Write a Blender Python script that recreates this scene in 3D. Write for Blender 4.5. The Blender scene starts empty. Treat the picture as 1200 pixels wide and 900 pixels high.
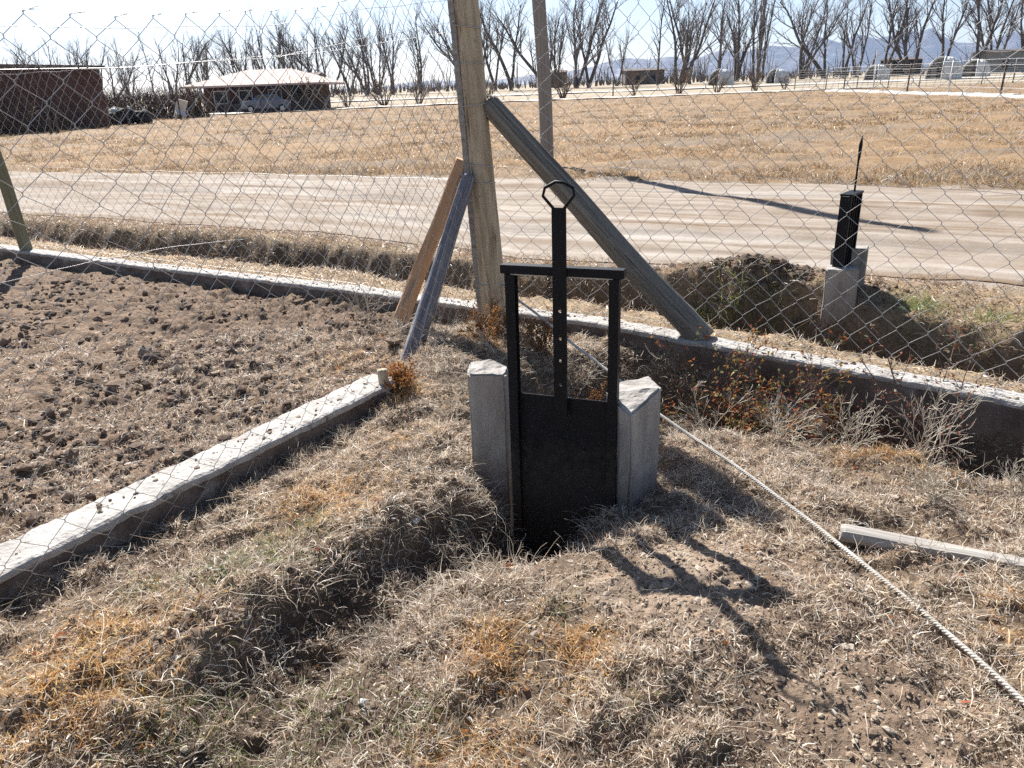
import bpy, bmesh, math, random
import numpy as np
from mathutils import Vector, Matrix, Quaternion, noise as mnoise

random.seed(7)
RNG = np.random.default_rng(11)
SC = bpy.context.scene
COL = SC.collection
PI = math.pi

# ------------------------------------------------------------------ camera, world, light
PITCH, ROLL = math.radians(21.25), math.radians(2.0)
CAM_H = 1.6
cam = bpy.data.cameras.new('camera')
cam.sensor_width = 36.0
cam.lens = 27.0
cam.clip_start = 0.05
cam.clip_end = 30000
camo = bpy.data.objects.new('camera', cam)
COL.objects.link(camo)
rt, up0, fw = Vector((1, 0, 0)), Vector((0, math.sin(PITCH), math.cos(PITCH))), Vector((0, math.cos(PITCH), -math.sin(PITCH)))
right = math.cos(ROLL) * rt - math.sin(ROLL) * up0
upv = math.sin(ROLL) * rt + math.cos(ROLL) * up0
M = Matrix((right, upv, -fw)).transposed().to_4x4()
M.translation = (0, 0, CAM_H)
camo.matrix_world = M
SC.camera = camo

SUN_EL = math.radians(40)
SUN_AZ = math.atan2(-0.405, 0.914)          # towards the far left
w = bpy.data.worlds.new('World')
SC.world = w
w.use_nodes = True
nt = w.node_tree
bg = nt.nodes['Background']
sky = nt.nodes.new('ShaderNodeTexSky')
sky.sky_type = 'NISHITA'
sky.sun_disc = False
sky.sun_elevation = SUN_EL
sky.sun_rotation = SUN_AZ
sky.altitude = 1900
sky.air_density = 1.0
sky.dust_density = 2.6
sky.ozone_density = 1.0
nt.links.new(sky.outputs[0], bg.inputs[0])
bg.inputs[1].default_value = 0.055
sun = bpy.data.lights.new('sun', 'SUN')
sun.energy = 5.0
sun.angle = math.radians(0.55)
sun.color = (1.0, 0.965, 0.915)
suno = bpy.data.objects.new('sun', sun)
COL.objects.link(suno)
sd = Vector((math.sin(SUN_AZ) * math.cos(SUN_EL), math.cos(SUN_AZ) * math.cos(SUN_EL), math.sin(SUN_EL)))
suno.rotation_euler = sd.to_track_quat('Z', 'Y').to_euler()
suno.location = sd * 20
SC.view_settings.view_transform = 'Standard'
SC.view_settings.look = 'None'
SC.view_settings.exposure = 1.22
SC.view_settings.gamma = 1.0
SC.render.engine = 'CYCLES'
SC.cycles.max_bounces = 5
SC.cycles.diffuse_bounces = 3
SC.cycles.transparent_max_bounces = 8
SC.cycles.volume_bounces = 0
SC.cycles.use_denoising = False
SC.cycles.caustics_reflective = False
SC.cycles.sample_clamp_indirect = 4

# ------------------------------------------------------------------ object helpers
def L(o, label=None, cat=None, group=None, kind=None):
    if label: o['label'] = label
    if cat: o['category'] = cat
    if group: o['group'] = group
    if kind: o['kind'] = kind
    return o

def link(o, parent=None):
    COL.objects.link(o)
    if parent: o.parent = parent
    return o

def empty(name, loc=(0, 0, 0), rot=(0, 0, 0)):
    o = bpy.data.objects.new(name, None)
    o.location = loc
    o.rotation_euler = rot
    o.empty_display_size = 0.1
    return link(o)

class MB:
    """collects verts and faces"""
    def __init__(s):
        s.v, s.f = [], []
    def tube(s, pts, rad, n=6, caps=True, phase=0.0):
        pts = [Vector(p) for p in pts]
        if not hasattr(rad, '__len__'): rad = [rad] * len(pts)
        b0 = len(s.v)
        t0 = (pts[1] - pts[0]).normalized()
        a = Vector((0, 0, 1)) if abs(t0.z) < 0.9 else Vector((1, 0, 0))
        x = t0.cross(a).normalized()
        for i, p in enumerate(pts):
            t = (pts[min(i + 1, len(pts) - 1)] - pts[max(i - 1, 0)])
            if t.length < 1e-9: t = t0
            t = t.normalized()
            x = (x - t * x.dot(t))
            x = x.normalized() if x.length > 1e-6 else t.orthogonal().normalized()
            y = t.cross(x)
            for k in range(n):
                an = 2 * PI * k / n + phase
                s.v.append(tuple(p + (x * math.cos(an) + y * math.sin(an)) * rad[i]))
        for i in range(len(pts) - 1):
            for k in range(n):
                s.f.append((b0 + i * n + k, b0 + i * n + (k + 1) % n, b0 + (i + 1) * n + (k + 1) % n, b0 + (i + 1) * n + k))
        if caps:
            s.f.append(tuple(b0 + k for k in range(n))[::-1])
            e = b0 + (len(pts) - 1) * n
            s.f.append(tuple(e + k for k in range(n)))
        return s
    def box(s, c, d, rz=0.0, m=None):
        b0 = len(s.v)
        R = Matrix.Rotation(rz, 3, 'Z') if m is None else m
        for sx in (-1, 1):
            for sy in (-1, 1):
                for sz in (-1, 1):
                    s.v.append(tuple(Vector(c) + R @ Vector((sx * d[0] / 2, sy * d[1] / 2, sz * d[2] / 2))))
        for q in ((0, 1, 3, 2), (4, 6, 7, 5), (0, 4, 5, 1), (2, 3, 7, 6), (0, 2, 6, 4), (1, 5, 7, 3)):
            s.f.append(tuple(b0 + i for i in q))
        return s
    def mesh(s, name, mat, smooth=True):
        me = bpy.data.meshes.new(name)
        me.from_pydata(s.v, [], s.f)
        if mat: me.materials.append(mat)
        if smooth: me.polygons.foreach_set('use_smooth', [True] * len(me.polygons))
        me.update()
        return me
    def build(s, name, mat, parent=None, smooth=True, bevel=0.0):
        me = s.mesh(name, mat, smooth)
        if bevel > 0:
            bm = bmesh.new(); bm.from_mesh(me)
            bmesh.ops.bevel(bm, geom=bm.edges[:], offset=bevel, segments=2, affect='EDGES')
            bmesh.ops.recalc_face_normals(bm, faces=bm.faces[:])
            bm.to_mesh(me); bm.free()
        return link(bpy.data.objects.new(name, me), parent)

def np_mesh(name, V, F, mat, col=None, smooth=True):
    """V (n,3), F (m,3|4) numpy -> mesh, optional per-vertex colour"""
    me = bpy.data.meshes.new(name)
    n, m, k = len(V), len(F), F.shape[1]
    me.vertices.add(n)
    me.vertices.foreach_set('co', np.ascontiguousarray(V, np.float32).ravel())
    me.loops.add(m * k)
    me.loops.foreach_set('vertex_index', np.ascontiguousarray(F, np.int32).ravel())
    me.polygons.add(m)
    me.polygons.foreach_set('loop_start', np.arange(0, m * k, k, dtype=np.int32))
    me.polygons.foreach_set('loop_total', np.full(m, k, np.int32))
    me.polygons.foreach_set('use_smooth', np.full(m, smooth, bool))
    if col is not None:
        a = me.color_attributes.new('Col', 'FLOAT_COLOR', 'POINT')
        c = np.ones((n, 4), np.float32); c[:, :3] = col
        a.data.foreach_set('color', c.ravel())
    me.materials.append(mat)
    me.update(calc_edges=True)
    me.validate()
    return me

# ------------------------------------------------------------------ numpy noise
def _hash(ix, iy, s):
    h = (ix.astype(np.int64) * 374761393 + iy.astype(np.int64) * 668265263 + s * 974711) & 0xffffffff
    h = ((h ^ (h >> 13)) * 1274126177) & 0xffffffff
    return ((h ^ (h >> 16)) & 0xffff) / 65535.0

def vnoise(x, y, s=0):
    x = np.asarray(x, float); y = np.asarray(y, float)
    ix, iy = np.floor(x), np.floor(y)
    fx, fy = x - ix, y - iy
    fx = fx * fx * fx * (fx * (fx * 6 - 15) + 10); fy = fy * fy * fy * (fy * (fy * 6 - 15) + 10)
    a, b = _hash(ix, iy, s), _hash(ix + 1, iy, s)
    c, d = _hash(ix, iy + 1, s), _hash(ix + 1, iy + 1, s)
    return (a * (1 - fx) + b * fx) * (1 - fy) + (c * (1 - fx) + d * fx) * fy

def fbm(x, y, s=0, o=4, g=0.5):
    t, amp, tot = 0.0, 1.0, 0.0
    ca, sa = math.cos(0.6), math.sin(0.6)
    for i in range(o):
        t = t + amp * (vnoise(x, y, s + i) - 0.5); tot += amp
        amp *= g
        x, y = (x * ca - y * sa) * 2.03 + 17.3, (x * sa + y * ca) * 2.03 - 5.1
    return t / tot * 2

def sst(a, b, x):
    t = np.clip((x - a) / (b - a), 0, 1)
    return t * t * (3 - 2 * t)

def poly_dist(x, y, P):
    """distance to a polyline and the arc fraction 0..1 of the nearest point"""
    best = np.full(np.shape(x), 1e9); fr = np.zeros(np.shape(x))
    P = np.array(P, float); seg = np.hypot(*(P[1:] - P[:-1]).T); tot = seg.sum(); acc = 0
    for i in range(len(P) - 1):
        d = P[i + 1] - P[i]; l2 = (d ** 2).sum()
        t = np.clip(((x - P[i, 0]) * d[0] + (y - P[i, 1]) * d[1]) / l2, 0, 1)
        q = np.hypot(x - P[i, 0] - t * d[0], y - P[i, 1] - t * d[1])
        m = q < best
        best = np.where(m, q, best); fr = np.where(m, (acc + t * seg[i]) / tot, fr)
        acc += seg[i]
    return best, fr

# ------------------------------------------------------------------ layout of the ground
CURB = [(-60, 41.5), (-8, 9.9), (-4.19, 7.6), (-1.34, 6.0), (-0.13, 5.25), (0.57, 4.83), (2.13, 3.54), (2.5, 3.2), (4, 1.85), (14, -7.2)]
RNEAR = [(-200, 112), (-5.7, 10.7), (-2, 8.75), (0.3, 7.0), (2.9, 5.95), (5, 4.8), (14, -0.5)]
RFAR = [(-200, 92 + 30), (-9.2, 17.5), (-3.1, 15.2), (1.5, 12.9), (5.1, 11.3), (6.8, 10.2), (20, 2.5)]
def yc(x): return np.interp(x, *zip(*CURB))
def yn(x): return np.interp(x, *zip(*RNEAR))
def yf(x): return np.interp(x, *zip(*RFAR))
BEAM = [(-0.70, 3.99), (-1.80, 2.30), (-3.2, 0.14)]
RIDGE = [(-0.32, 3.1), (-0.36, 2.62), (-0.62, 2.36), (-0.92, 2.08), (-1.12, 1.78), (-1.35, 1.4)]
CHAN = [(0.2, 2.95), (0.03, 2.66), (-0.2, 2.47), (-0.42, 2.25), (-0.62, 1.98), (-0.76, 1.7), (-0.85, 1.3)]
TRENCH = [(0.2, 3.1), (0.3, 3.6), (0.75, 4.05), (1.3, 3.74), (2.25, 2.99), (3.5, 1.87), (8, -2.4)]

def beam_side(x, y):          # >0 on the ploughed side of the left beam
    (x0, y0), (x1, y1) = BEAM[0], BEAM[1]
    dx, dy = x1 - x0, y1 - y0; l = math.hypot(dx, dy)
    return -(dx * (y - y0) - dy * (x - x0)) / l
def plough_mask(x, y):
    s = beam_side(x, y)
    d = (yc(x) - y)
    edge = sst(-0.05, 0.12, s + 0.05 * fbm(x * 3, y * 3, 5))
    return edge * sst(0.0, 0.2, d) * sst(-0.35, -0.8, x + 0.25 * fbm(x * 2, y * 2, 8))

def bare_mask(x, y):
    """trodden bare earth: middle mound and the right foreground"""
    t = np.exp(-(((x - 0.56) / 0.40) ** 2 + ((y - 2.04) / 0.33) ** 2) ** 1.5) * 1.1
    t = np.maximum(t, np.exp(-(((x - 0.87) / 0.25) ** 2 + ((y - 1.5) / 0.3) ** 2) ** 1.5) * 1.1)
    t = np.maximum(t, 0.8 * np.exp(-(((x + 0.95) / 0.2) ** 2 + ((y - 1.85) / 0.14) ** 2)))
    return np.clip(t + 0.35 * fbm(x * 3, y * 3, 91), 0, 1)

def clump(x, y):
    """tussocks: where the dry grass stands and where it leaves gaps"""
    return fbm(x * 11, y * 11, 300, 3) + 0.6 * fbm(x * 3.7, y * 3.7, 305, 2)

def height(x, y, fine=True):
    x = np.asarray(x, float); y = np.asarray(y, float)
    d = (y - yc(x)) * 0.85
    inside = sst(0.12, -0.02, d)
    z = 0.02 + 0.035 * fbm(x * 1.1, y * 1.1, 1)
    # left bank, right bank, mound by the post
    dr, _ = poly_dist(x, y, RIDGE)
    z = z + 0.10 * np.exp(-(dr / 0.26) ** 2)
    z = z + 0.085 * np.exp(-(((x - 0.55) / 0.5) ** 2 + ((y - 1.95) / 0.5) ** 2) ** 1.3)
    z = z + 0.05 * sst(0.6, 1.2, x) * sst(4.2, 2.6, y)
    z = z + 0.13 * np.exp(-(((x + 0.3) / 0.42) ** 2 + ((y - 4.45) / 0.5) ** 2))
    # channel and trench
    wob = 0.05 * fbm(x * 4, y * 4, 21)
    dc, fc = poly_dist(x, y, CHAN)
    dep = 0.05 + 0.22 * np.exp(-(fc / 0.26) ** 2) + 0.075 * np.exp(-((fc - 0.62) / 0.16) ** 2)
    z = z - dep * np.exp(-((dc + 1.6 * wob) / (0.15 + 0.05 * fc)) ** 4)
    z = z - 0.20 * np.exp(-(((x - 0.05 + wob) / 0.25) ** 2 + ((y - 2.62 + 0.25 * (x - 0.05) + wob) / 0.23) ** 2) ** 1.6)      # scoured hole at the gate foot
    dt, ft = poly_dist(x, y, TRENCH)
    z = z - 0.38 * np.exp(-((dt + wob) / (0.37 + 0.05 * np.sin(ft * 19))) ** 4)
    pl = plough_mask(x, y)
    z = z * (1 - pl) + pl * (0.0 + 0.03 * fbm(x * 1.6, y * 1.6, 31))
    # outside: verge, road ditch, far bank, road
    zo = 0.09 + 0.03 * fbm(x * 1.4, y * 1.4, 40)
    wn = d + 0.14 * fbm(x * 1.3, y * 1.3, 41) + 0.12 * fbm(x * 4, y * 4, 44)
    dw = (yn(x) - yc(x)) * 0.85                      # ditch gets its width from the road edge
    e1 = np.minimum(1.9, dw * 0.82)
    zo = zo - 0.50 * sst(0.52, 0.85, wn) * sst(e1, e1 - 0.42, wn)
    rd = sst(yn(x) - 0.25, yn(x) + 0.1, y + 0.12 * fbm(x * 2, y * 2, 47)) * sst(yf(x) + 0.3, yf(x) - 0.1, y + 0.25 * fbm(x * 1.5, y * 1.5, 48))
    rl = (y - yn(x)) / np.maximum(yf(x) - yn(x), 0.5)
    road = 0.085 + 0.012 * fbm(x * 0.7, y * 0.7, 50) + 0.018 * np.cos(rl * 2 * PI * 3) * sst(0.05, 0.2, rl) * sst(0.95, 0.8, rl)
    field = 0.08 + 0.05 * fbm(x * 0.35, y * 0.35, 60) + 0.10 * fbm(x * 1.7, y * 1.7, 61) * sst(200, 60, y)
    zo = np.where(y > (yn(x) + yf(x)) / 2, field, zo)
    zo = zo * (1 - rd) + road * rd
    # berm of spoil beside the second gate
    zo = zo + 0.155 * np.exp(-(((x - 1.9) / 0.58) ** 2 + ((y - 5.85 + 0.35 * (x - 2.0)) / 0.34) ** 2) ** 1.2) * (1 + 0.7 * fbm(x * 5, y * 5, 66))
    zo = zo - 0.05 * np.exp(-(((x - 3.0) / 0.5) ** 2 + ((y - 5.0) / 0.35) ** 2))
    # the plain rises very gently towards the trees
    far = 0.62 * sst(70, 185, y) + 0.8 * sst(185, 700, y) + sst(60, 400, y) * sst(-20, 260, x) * 0.7
    zo = zo + far
    z = z * inside + zo * (1 - inside)
    if fine:
        nf = sst(30, 6, np.hypot(x, y))
        rough = (0.45 + 0.75 * pl + 0.5 * np.exp(-(dr / 0.35) ** 2)) * (1 - 0.85 * rd)
        bm_ = bare_mask(x, y)
        z = z + nf * inside * (1 - pl) * (1 - 0.8 * bm_) * (0.026 * sst(-0.15, 0.45, clump(x, y)) - 0.010 + 0.035 * fbm(x * 4.3, y * 4.3, 310, 2))
        z = z + nf * rough * (0.034 * fbm(x * 9, y * 9, 70, 3) + 0.026 * np.abs(fbm(x * 24, y * 24, 74, 3)) + 0.016 * fbm(x * 55, y * 55, 78, 2))
    return z
def hz(x, y): return float(height(np.array([x]), np.array([y]))[0])

# ------------------------------------------------------------------ materials
def mat_new(name):
    m = bpy.data.materials.new(name); m.use_nodes = True
    n = m.node_tree.nodes; l = m.node_tree.links
    return m, n, l, n['Principled BSDF']
def rgba(c): return (c[0], c[1], c[2], 1.0)

def noisy(name, c1, c2, scale=6.0, detail=6, rough=0.85, bump=0.3, bscale=40.0, bdist=0.01, stretch=(1, 1, 1), c3=None, s3=2.0, t3=(0.55, 0.7), metallic=0.0, spec=0.3, mud=None):
    """two-tone noise with optional blotches of a third colour, in object space"""
    m, n, l, b = mat_new(name)
    tc = n.new('ShaderNodeTexCoord'); mp = n.new('ShaderNodeMapping'); mp.inputs['Scale'].default_value = stretch
    l.new(tc.outputs['Object'], mp.inputs[0])
    nz = n.new('ShaderNodeTexNoise'); nz.inputs['Scale'].default_value = scale; nz.inputs['Detail'].default_value = detail; nz.inputs['Roughness'].default_value = 0.65
    l.new(mp.outputs[0], nz.inputs['Vector'])
    r = n.new('ShaderNodeValToRGB'); r.color_ramp.elements[0].position = 0.32; r.color_ramp.elements[1].position = 0.68
    r.color_ramp.elements[0].color = rgba(c1); r.color_ramp.elements[1].color = rgba(c2)
    l.new(nz.outputs[0], r.inputs[0])
    out = r.outputs[0]
    if c3:
        n3 = n.new('ShaderNodeTexNoise'); n3.inputs['Scale'].default_value = s3; n3.inputs['Detail'].default_value = 7; n3.inputs['Roughness'].default_value = 0.7
        l.new(mp.outputs[0], n3.inputs['Vector'])
        mr = n.new('ShaderNodeMapRange'); mr.inputs[1].default_value = t3[0]; mr.inputs[2].default_value = t3[1]
        l.new(n3.outputs[0], mr.inputs[0])
        mx = n.new('ShaderNodeMixRGB'); mx.inputs[2].default_value = rgba(c3)
        l.new(mr.outputs[0], mx.inputs[0]); l.new(out, mx.inputs[1]); out = mx.outputs[0]
    if mud:                                          # soil splashed up from the ground: (height from, height to, colour, amount)
        sp = n.new('ShaderNodeSeparateXYZ'); l.new(tc.outputs['Object'], sp.inputs[0])
        n4 = n.new('ShaderNodeTexNoise'); n4.inputs['Scale'].default_value = 22; n4.inputs['Detail'].default_value = 8; n4.inputs['Roughness'].default_value = 0.75
        l.new(tc.outputs['Object'], n4.inputs['Vector'])
        ma = n.new('ShaderNodeMath'); ma.operation = 'MULTIPLY_ADD'; ma.inputs[1].default_value = 0.7; l.new(n4.outputs[0], ma.inputs[0]); l.new(sp.outputs['Z'], ma.inputs[2])
        m4 = n.new('ShaderNodeMapRange'); m4.inputs[1].default_value = mud[0] + 0.35; m4.inputs[2].default_value = mud[1] + 0.35; m4.inputs[3].default_value = mud[3]; m4.inputs[4].default_value = 0.0
        l.new(ma.outputs[0], m4.inputs[0])
        mx = n.new('ShaderNodeMixRGB'); mx.inputs[2].default_value = rgba(mud[2])
        l.new(m4.outputs[0], mx.inputs[0]); l.new(out, mx.inputs[1]); out = mx.outputs[0]
    l.new(out, b.inputs['Base Color'])
    b.inputs['Roughness'].default_value = rough; b.inputs['Metallic'].default_value = metallic
    b.inputs['Specular IOR Level'].default_value = spec
    if bump:
        nb = n.new('ShaderNodeTexNoise'); nb.inputs['Scale'].default_value = bscale; nb.inputs['Detail'].default_value = 5
        l.new(mp.outputs[0], nb.inputs['Vector'])
        bp = n.new('ShaderNodeBump'); bp.inputs['Strength'].default_value = bump; bp.inputs['Distance'].default_value = bdist
        l.new(nb.outputs[0], bp.inputs['Height']); l.new(bp.outputs[0], b.inputs['Normal'])
    return m

def attr_mat(name, rough=0.95, nscale=60.0, lo=0.65, hi=1.35, bump=0.5, bscale=120.0, bdist=0.008, translucent=0.0, n2=None, spec=0.15):
    """per-vertex albedo times fine noise"""
    m, n, l, b = mat_new(name)
    at = n.new('ShaderNodeAttribute'); at.attribute_name = 'Col'
    out = at.outputs['Color']
    tc = n.new('ShaderNodeTexCoord')
    for sc_, lo_, hi_ in ([(nscale, lo, hi)] if nscale else []) + ([n2] if n2 else []):
        nz = n.new('ShaderNodeTexNoise'); nz.inputs['Scale'].default_value = sc_; nz.inputs['Detail'].default_value = 6; nz.inputs['Roughness'].default_value = 0.7
        l.new(tc.outputs['Object'], nz.inputs['Vector'])
        mr = n.new('ShaderNodeMapRange'); mr.inputs[1].default_value = 0.3; mr.inputs[2].default_value = 0.7; mr.inputs[3].default_value = lo_; mr.inputs[4].default_value = hi_
        l.new(nz.outputs[0], mr.inputs[0])
        vm = n.new('ShaderNodeVectorMath'); vm.operation = 'SCALE'
        l.new(out, vm.inputs[0]); l.new(mr.outputs[0], vm.inputs['Scale']); out = vm.outputs[0]
    l.new(out, b.inputs['Base Color'])
    b.inputs['Roughness'].default_value = rough; b.inputs['Specular IOR Level'].default_value = spec
    if bump:
        nb = n.new('ShaderNodeTexNoise'); nb.inputs['Scale'].default_value = bscale; nb.inputs['Detail'].default_value = 8; nb.inputs['Roughness'].default_value = 0.7
        l.new(tc.outputs['Object'], nb.inputs['Vector'])
        bp = n.new('ShaderNodeBump'); bp.inputs['Strength'].default_value = bump; bp.inputs['Distance'].default_value = bdist
        l.new(nb.outputs[0], bp.inputs['Height']); l.new(bp.outputs[0], b.inputs['Normal'])
    if translucent:
        tr = n.new('ShaderNodeBsdfTranslucent'); l.new(out, tr.inputs[0])
        ms = n.new('ShaderNodeMixShader'); ms.inputs[0].default_value = translucent
        l.new(b.outputs[0], ms.inputs[1]); l.new(tr.outputs[0], ms.inputs[2])
        l.new(ms.outputs[0], n['Material Output'].inputs[0])
    return m

M_ground = attr_mat('soil', nscale=35, lo=0.62, hi=1.4, bump=0.9, bscale=70, bdist=0.012, n2=(7, 0.8, 1.2))
M_clod = attr_mat('clod_soil', nscale=50, lo=0.7, hi=1.3, bump=0.8, bscale=90, bdist=0.006)
M_blade = attr_mat('dry_blade', nscale=0, bump=0, rough=0.42, translucent=0.42, spec=0.55)
M_leaf = attr_mat('leaf', nscale=0, bump=0, rough=0.6, translucent=0.35)
M_conc = noisy('concrete', (0.34, 0.32, 0.29), (0.47, 0.45, 0.41), 9, bump=0.5, bscale=90, bdist=0.004, c3=(0.24, 0.22, 0.2), s3=4, t3=(0.56, 0.72))
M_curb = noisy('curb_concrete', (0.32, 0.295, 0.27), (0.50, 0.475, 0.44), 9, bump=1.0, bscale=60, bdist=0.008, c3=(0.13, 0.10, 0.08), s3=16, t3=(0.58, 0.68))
M_shade_stain = noisy('shaded_stained_concrete', (0.10, 0.075, 0.062), (0.22, 0.18, 0.155), 7, bump=1.0, bscale=40, bdist=0.01, c3=(0.34, 0.31, 0.29), s3=4.5, t3=(0.55, 0.7))  # soil stain, darkened further to paint the shade on kerb and beam sides
M_block = noisy('block_concrete', (0.24, 0.215, 0.19), (0.46, 0.43, 0.395), 9, bump=0.8, bscale=70, bdist=0.006, stretch=(1, 1, 0.3), c3=(0.68, 0.68, 0.70), s3=7, t3=(0.61, 0.74), mud=(0.20, 0.50, (0.16, 0.12, 0.09), 0.8))
M_post = noisy('post_wood', (0.33, 0.255, 0.165), (0.66, 0.55, 0.40), 7, bump=0.9, bscale=22, bdist=0.008, stretch=(4, 4, 0.4), c3=(0.12, 0.085, 0.055), s3=5, t3=(0.58, 0.68))
M_postl = noisy('green_post_wood', (0.16, 0.15, 0.09), (0.27, 0.25, 0.16), 9, bump=0.8, bscale=22, bdist=0.006, stretch=(4, 4, 0.25))
M_brace = noisy('grey_log_wood', (0.10, 0.09, 0.076), (0.33, 0.30, 0.255), 7, bump=1.0, bscale=18, bdist=0.010, stretch=(5, 5, 0.14), c3=(0.04, 0.042, 0.038), s3=8, t3=(0.57, 0.68))
M_brown = noisy('brown_plank_wood', (0.40, 0.23, 0.125), (0.60, 0.38, 0.22), 6, bump=0.8, bscale=18, bdist=0.006, stretch=(5, 5, 0.3), c3=(0.20, 0.18, 0.16), s3=6, t3=(0.55, 0.66))
M_blue = noisy('weathered_bluish_bark', (0.12, 0.12, 0.14), (0.29, 0.29, 0.325), 7, bump=1.0, bscale=14, bdist=0.012, stretch=(5, 5, 0.35), c3=(0.38, 0.37, 0.36), s3=6, t3=(0.6, 0.7))
M_utility = noisy('grey_pole_wood', (0.20, 0.18, 0.16), (0.30, 0.275, 0.25), 6, bump=0.5, bscale=14, bdist=0.01, stretch=(5, 5, 0.2))
M_plank = noisy('silvered_board', (0.24, 0.22, 0.195), (0.43, 0.40, 0.36), 7, bump=0.9, bscale=16, bdist=0.005, stretch=(0.25, 6, 6), c3=(0.12, 0.10, 0.085), s3=5, t3=(0.6, 0.68))
M_black = noisy('black_paint', (0.004, 0.0048, 0.007), (0.009, 0.0105, 0.015), 12, rough=0.55, bump=0.15, bscale=60, bdist=0.002, c3=(0.050, 0.040, 0.034), s3=9, t3=(0.66, 0.8), spec=0.25, mud=(0.22, 0.50, (0.085, 0.068, 0.052), 0.65))
M_wire = noisy('galvanised_wire', (0.40, 0.39, 0.38), (0.58, 0.57, 0.56), 30, rough=0.45, bump=0, metallic=0.7, spec=0.5)
M_rope = noisy('white_rope', (0.36, 0.33, 0.28), (0.66, 0.63, 0.58), 9, rough=0.9, bump=0.5, bscale=300, bdist=0.002)
M_bark = noisy('bare_bark', (0.065, 0.05, 0.042), (0.13, 0.105, 0.09), 2, bump=0.6, bscale=6, bdist=0.05, stretch=(1, 1, 0.3))
M_twig = noisy('bare_twigs', (0.10, 0.08, 0.072), (0.16, 0.13, 0.115), 1.5, bump=0)
M_shrub = noisy('dry_shrub_twigs', (0.11, 0.075, 0.05), (0.2, 0.14, 0.09), 2, bump=0)
M_pale = noisy('pale_dry_stem', (0.42, 0.36, 0.28), (0.62, 0.56, 0.46), 20, bump=0)
M_dstem = noisy('dark_bramble_stem', (0.10, 0.06, 0.05), (0.2, 0.13, 0.1), 20, bump=0)
M_brick = noisy('dark_red_brick', (0.070, 0.037, 0.029), (0.11, 0.058, 0.044), 3, bump=0.5, bscale=12, bdist=0.02, c3=(0.10, 0.05, 0.04), s3=0.8)
M_slab = noisy('roof_slab', (0.10, 0.08, 0.07), (0.16, 0.13, 0.11), 2, bump=0.3, bscale=8)
M_roof = noisy('pink_roof_sheet', (0.48, 0.36, 0.30), (0.60, 0.47, 0.40), 0.8, bump=0.3, bscale=5, bdist=0.05, stretch=(3, 1, 1))
M_white = noisy('white_canvas', (0.55, 0.55, 0.53), (0.72, 0.72, 0.70), 1.2, bump=0.3, bscale=3, bdist=0.05)
M_dark = noisy('dark_opening', (0.012, 0.012, 0.014), (0.03, 0.028, 0.028), 2, bump=0)
M_glass = noisy('car_glass', (0.02, 0.025, 0.03), (0.03, 0.035, 0.045), 2, rough=0.08, bump=0, spec=0.6)
M_car = noisy('blue_grey_car_paint', (0.10, 0.13, 0.19), (0.12, 0.15, 0.22), 2, rough=0.25, bump=0, spec=0.6)
M_tyre = noisy('tyre_rubber', (0.015, 0.015, 0.015), (0.03, 0.03, 0.03), 8, bump=0.2)
M_hill = noisy('bare_mountain_rock', (0.06, 0.052, 0.05), (0.15, 0.125, 0.11), 0.006, detail=10, bump=0.6, bscale=0.02, bdist=30, c3=(0.42, 0.42, 0.42), s3=0.004, t3=(0.56, 0.66))
M_groundcover = noisy('brush_mass', (0.11, 0.09, 0.072), (0.19, 0.15, 0.115), 0.5, bump=0)
M_net = noisy('grey_netting', (0.22, 0.21, 0.19), (0.34, 0.33, 0.30), 3, bump=0)
M_paleroad = noisy('pale_gravel', (0.46, 0.42, 0.36), (0.58, 0.54, 0.48), 0.6, bump=0.3, bscale=5)

# ------------------------------------------------------------------ ground sheet
def grow(a, b, s0, rate, smax):
    o = [a]; s = s0
    while o[-1] < b:
        o.append(o[-1] + s); s = min(s * rate, smax)
    return np.array(o)
xr = np.concatenate([np.arange(-2.4, 2.6, 0.014), grow(2.6, 6000, 0.02, 1.06, 400)])
xl = -grow(2.414, 6000, 0.018, 1.045, 400)[::-1]
xs = np.concatenate([xl, xr])
ys = np.concatenate([[-30, -15, -6, -2, -0.5, 0.3], np.arange(0.7, 4.3, 0.014), np.arange(4.3, 7.0, 0.024), grow(7.0, 6000, 0.03, 1.022, 300)])
X, Y = np.meshgrid(xs, ys)
X = X + 0  # tensor grid
Z = height(X, Y)
def orange_patch(x, y):
    t = np.zeros(np.shape(x))
    for px, py, r, a in ORANGE: t = np.maximum(t, a * np.exp(-(((x - px) ** 2 + (y - py) ** 2) / r ** 2)))
    return t
ORANGE = [(-1.25, 1.75, 0.35, 1.0), (-1.5, 1.55, 0.3, 1), (-0.75, 2.75, 0.3, 0.7), (-0.02, 1.82, 0.17, 1.0), (0.15, 1.80, 0.15, 0.9), (-0.1, 1.45, 0.2, 0.6), (1.5, 1.75, 0.16, 0.9),
          (-0.62, 3.9, 0.16, 1), (-0.12, 4.6, 0.25, 1), (1.65, 2.95, 0.3, 0.9), (-0.95, 4.5, 0.5, 0.5), (-0.5, 3.3, 0.3, 0.4), (0.25, 3.9, 0.3, 0.5)]
GREEN = [(-0.95, 2.28, 0.2, 1.0), (-0.85, 2.52, 0.18, 0.9), (-0.55, 1.65, 0.2, 0.7), (-0.9, 1.6, 0.2, 0.8), (-0.28, 1.55, 0.12, 0.9), (-0.75, 1.45, 0.18, 0.9), (0.13, 1.98, 0.06, 0.8), (1.5, 5.68, 0.22, 1.1), (1.72, 5.58, 0.22, 1.0), (1.95, 5.5, 0.2, 0.9), (2.54, 4.36, 0.10, 1.1), (2.85, 5.15, 0.18, 0.7), (3.2, 4.85, 0.18, 0.5), (-1.25, 2.2, 0.12, 0.7), (-0.3, 1.3, 0.12, 0.8), (0.3, 1.6, 0.08, 0.5), (-0.5, 1.35, 0.15, 0.7)]
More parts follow.
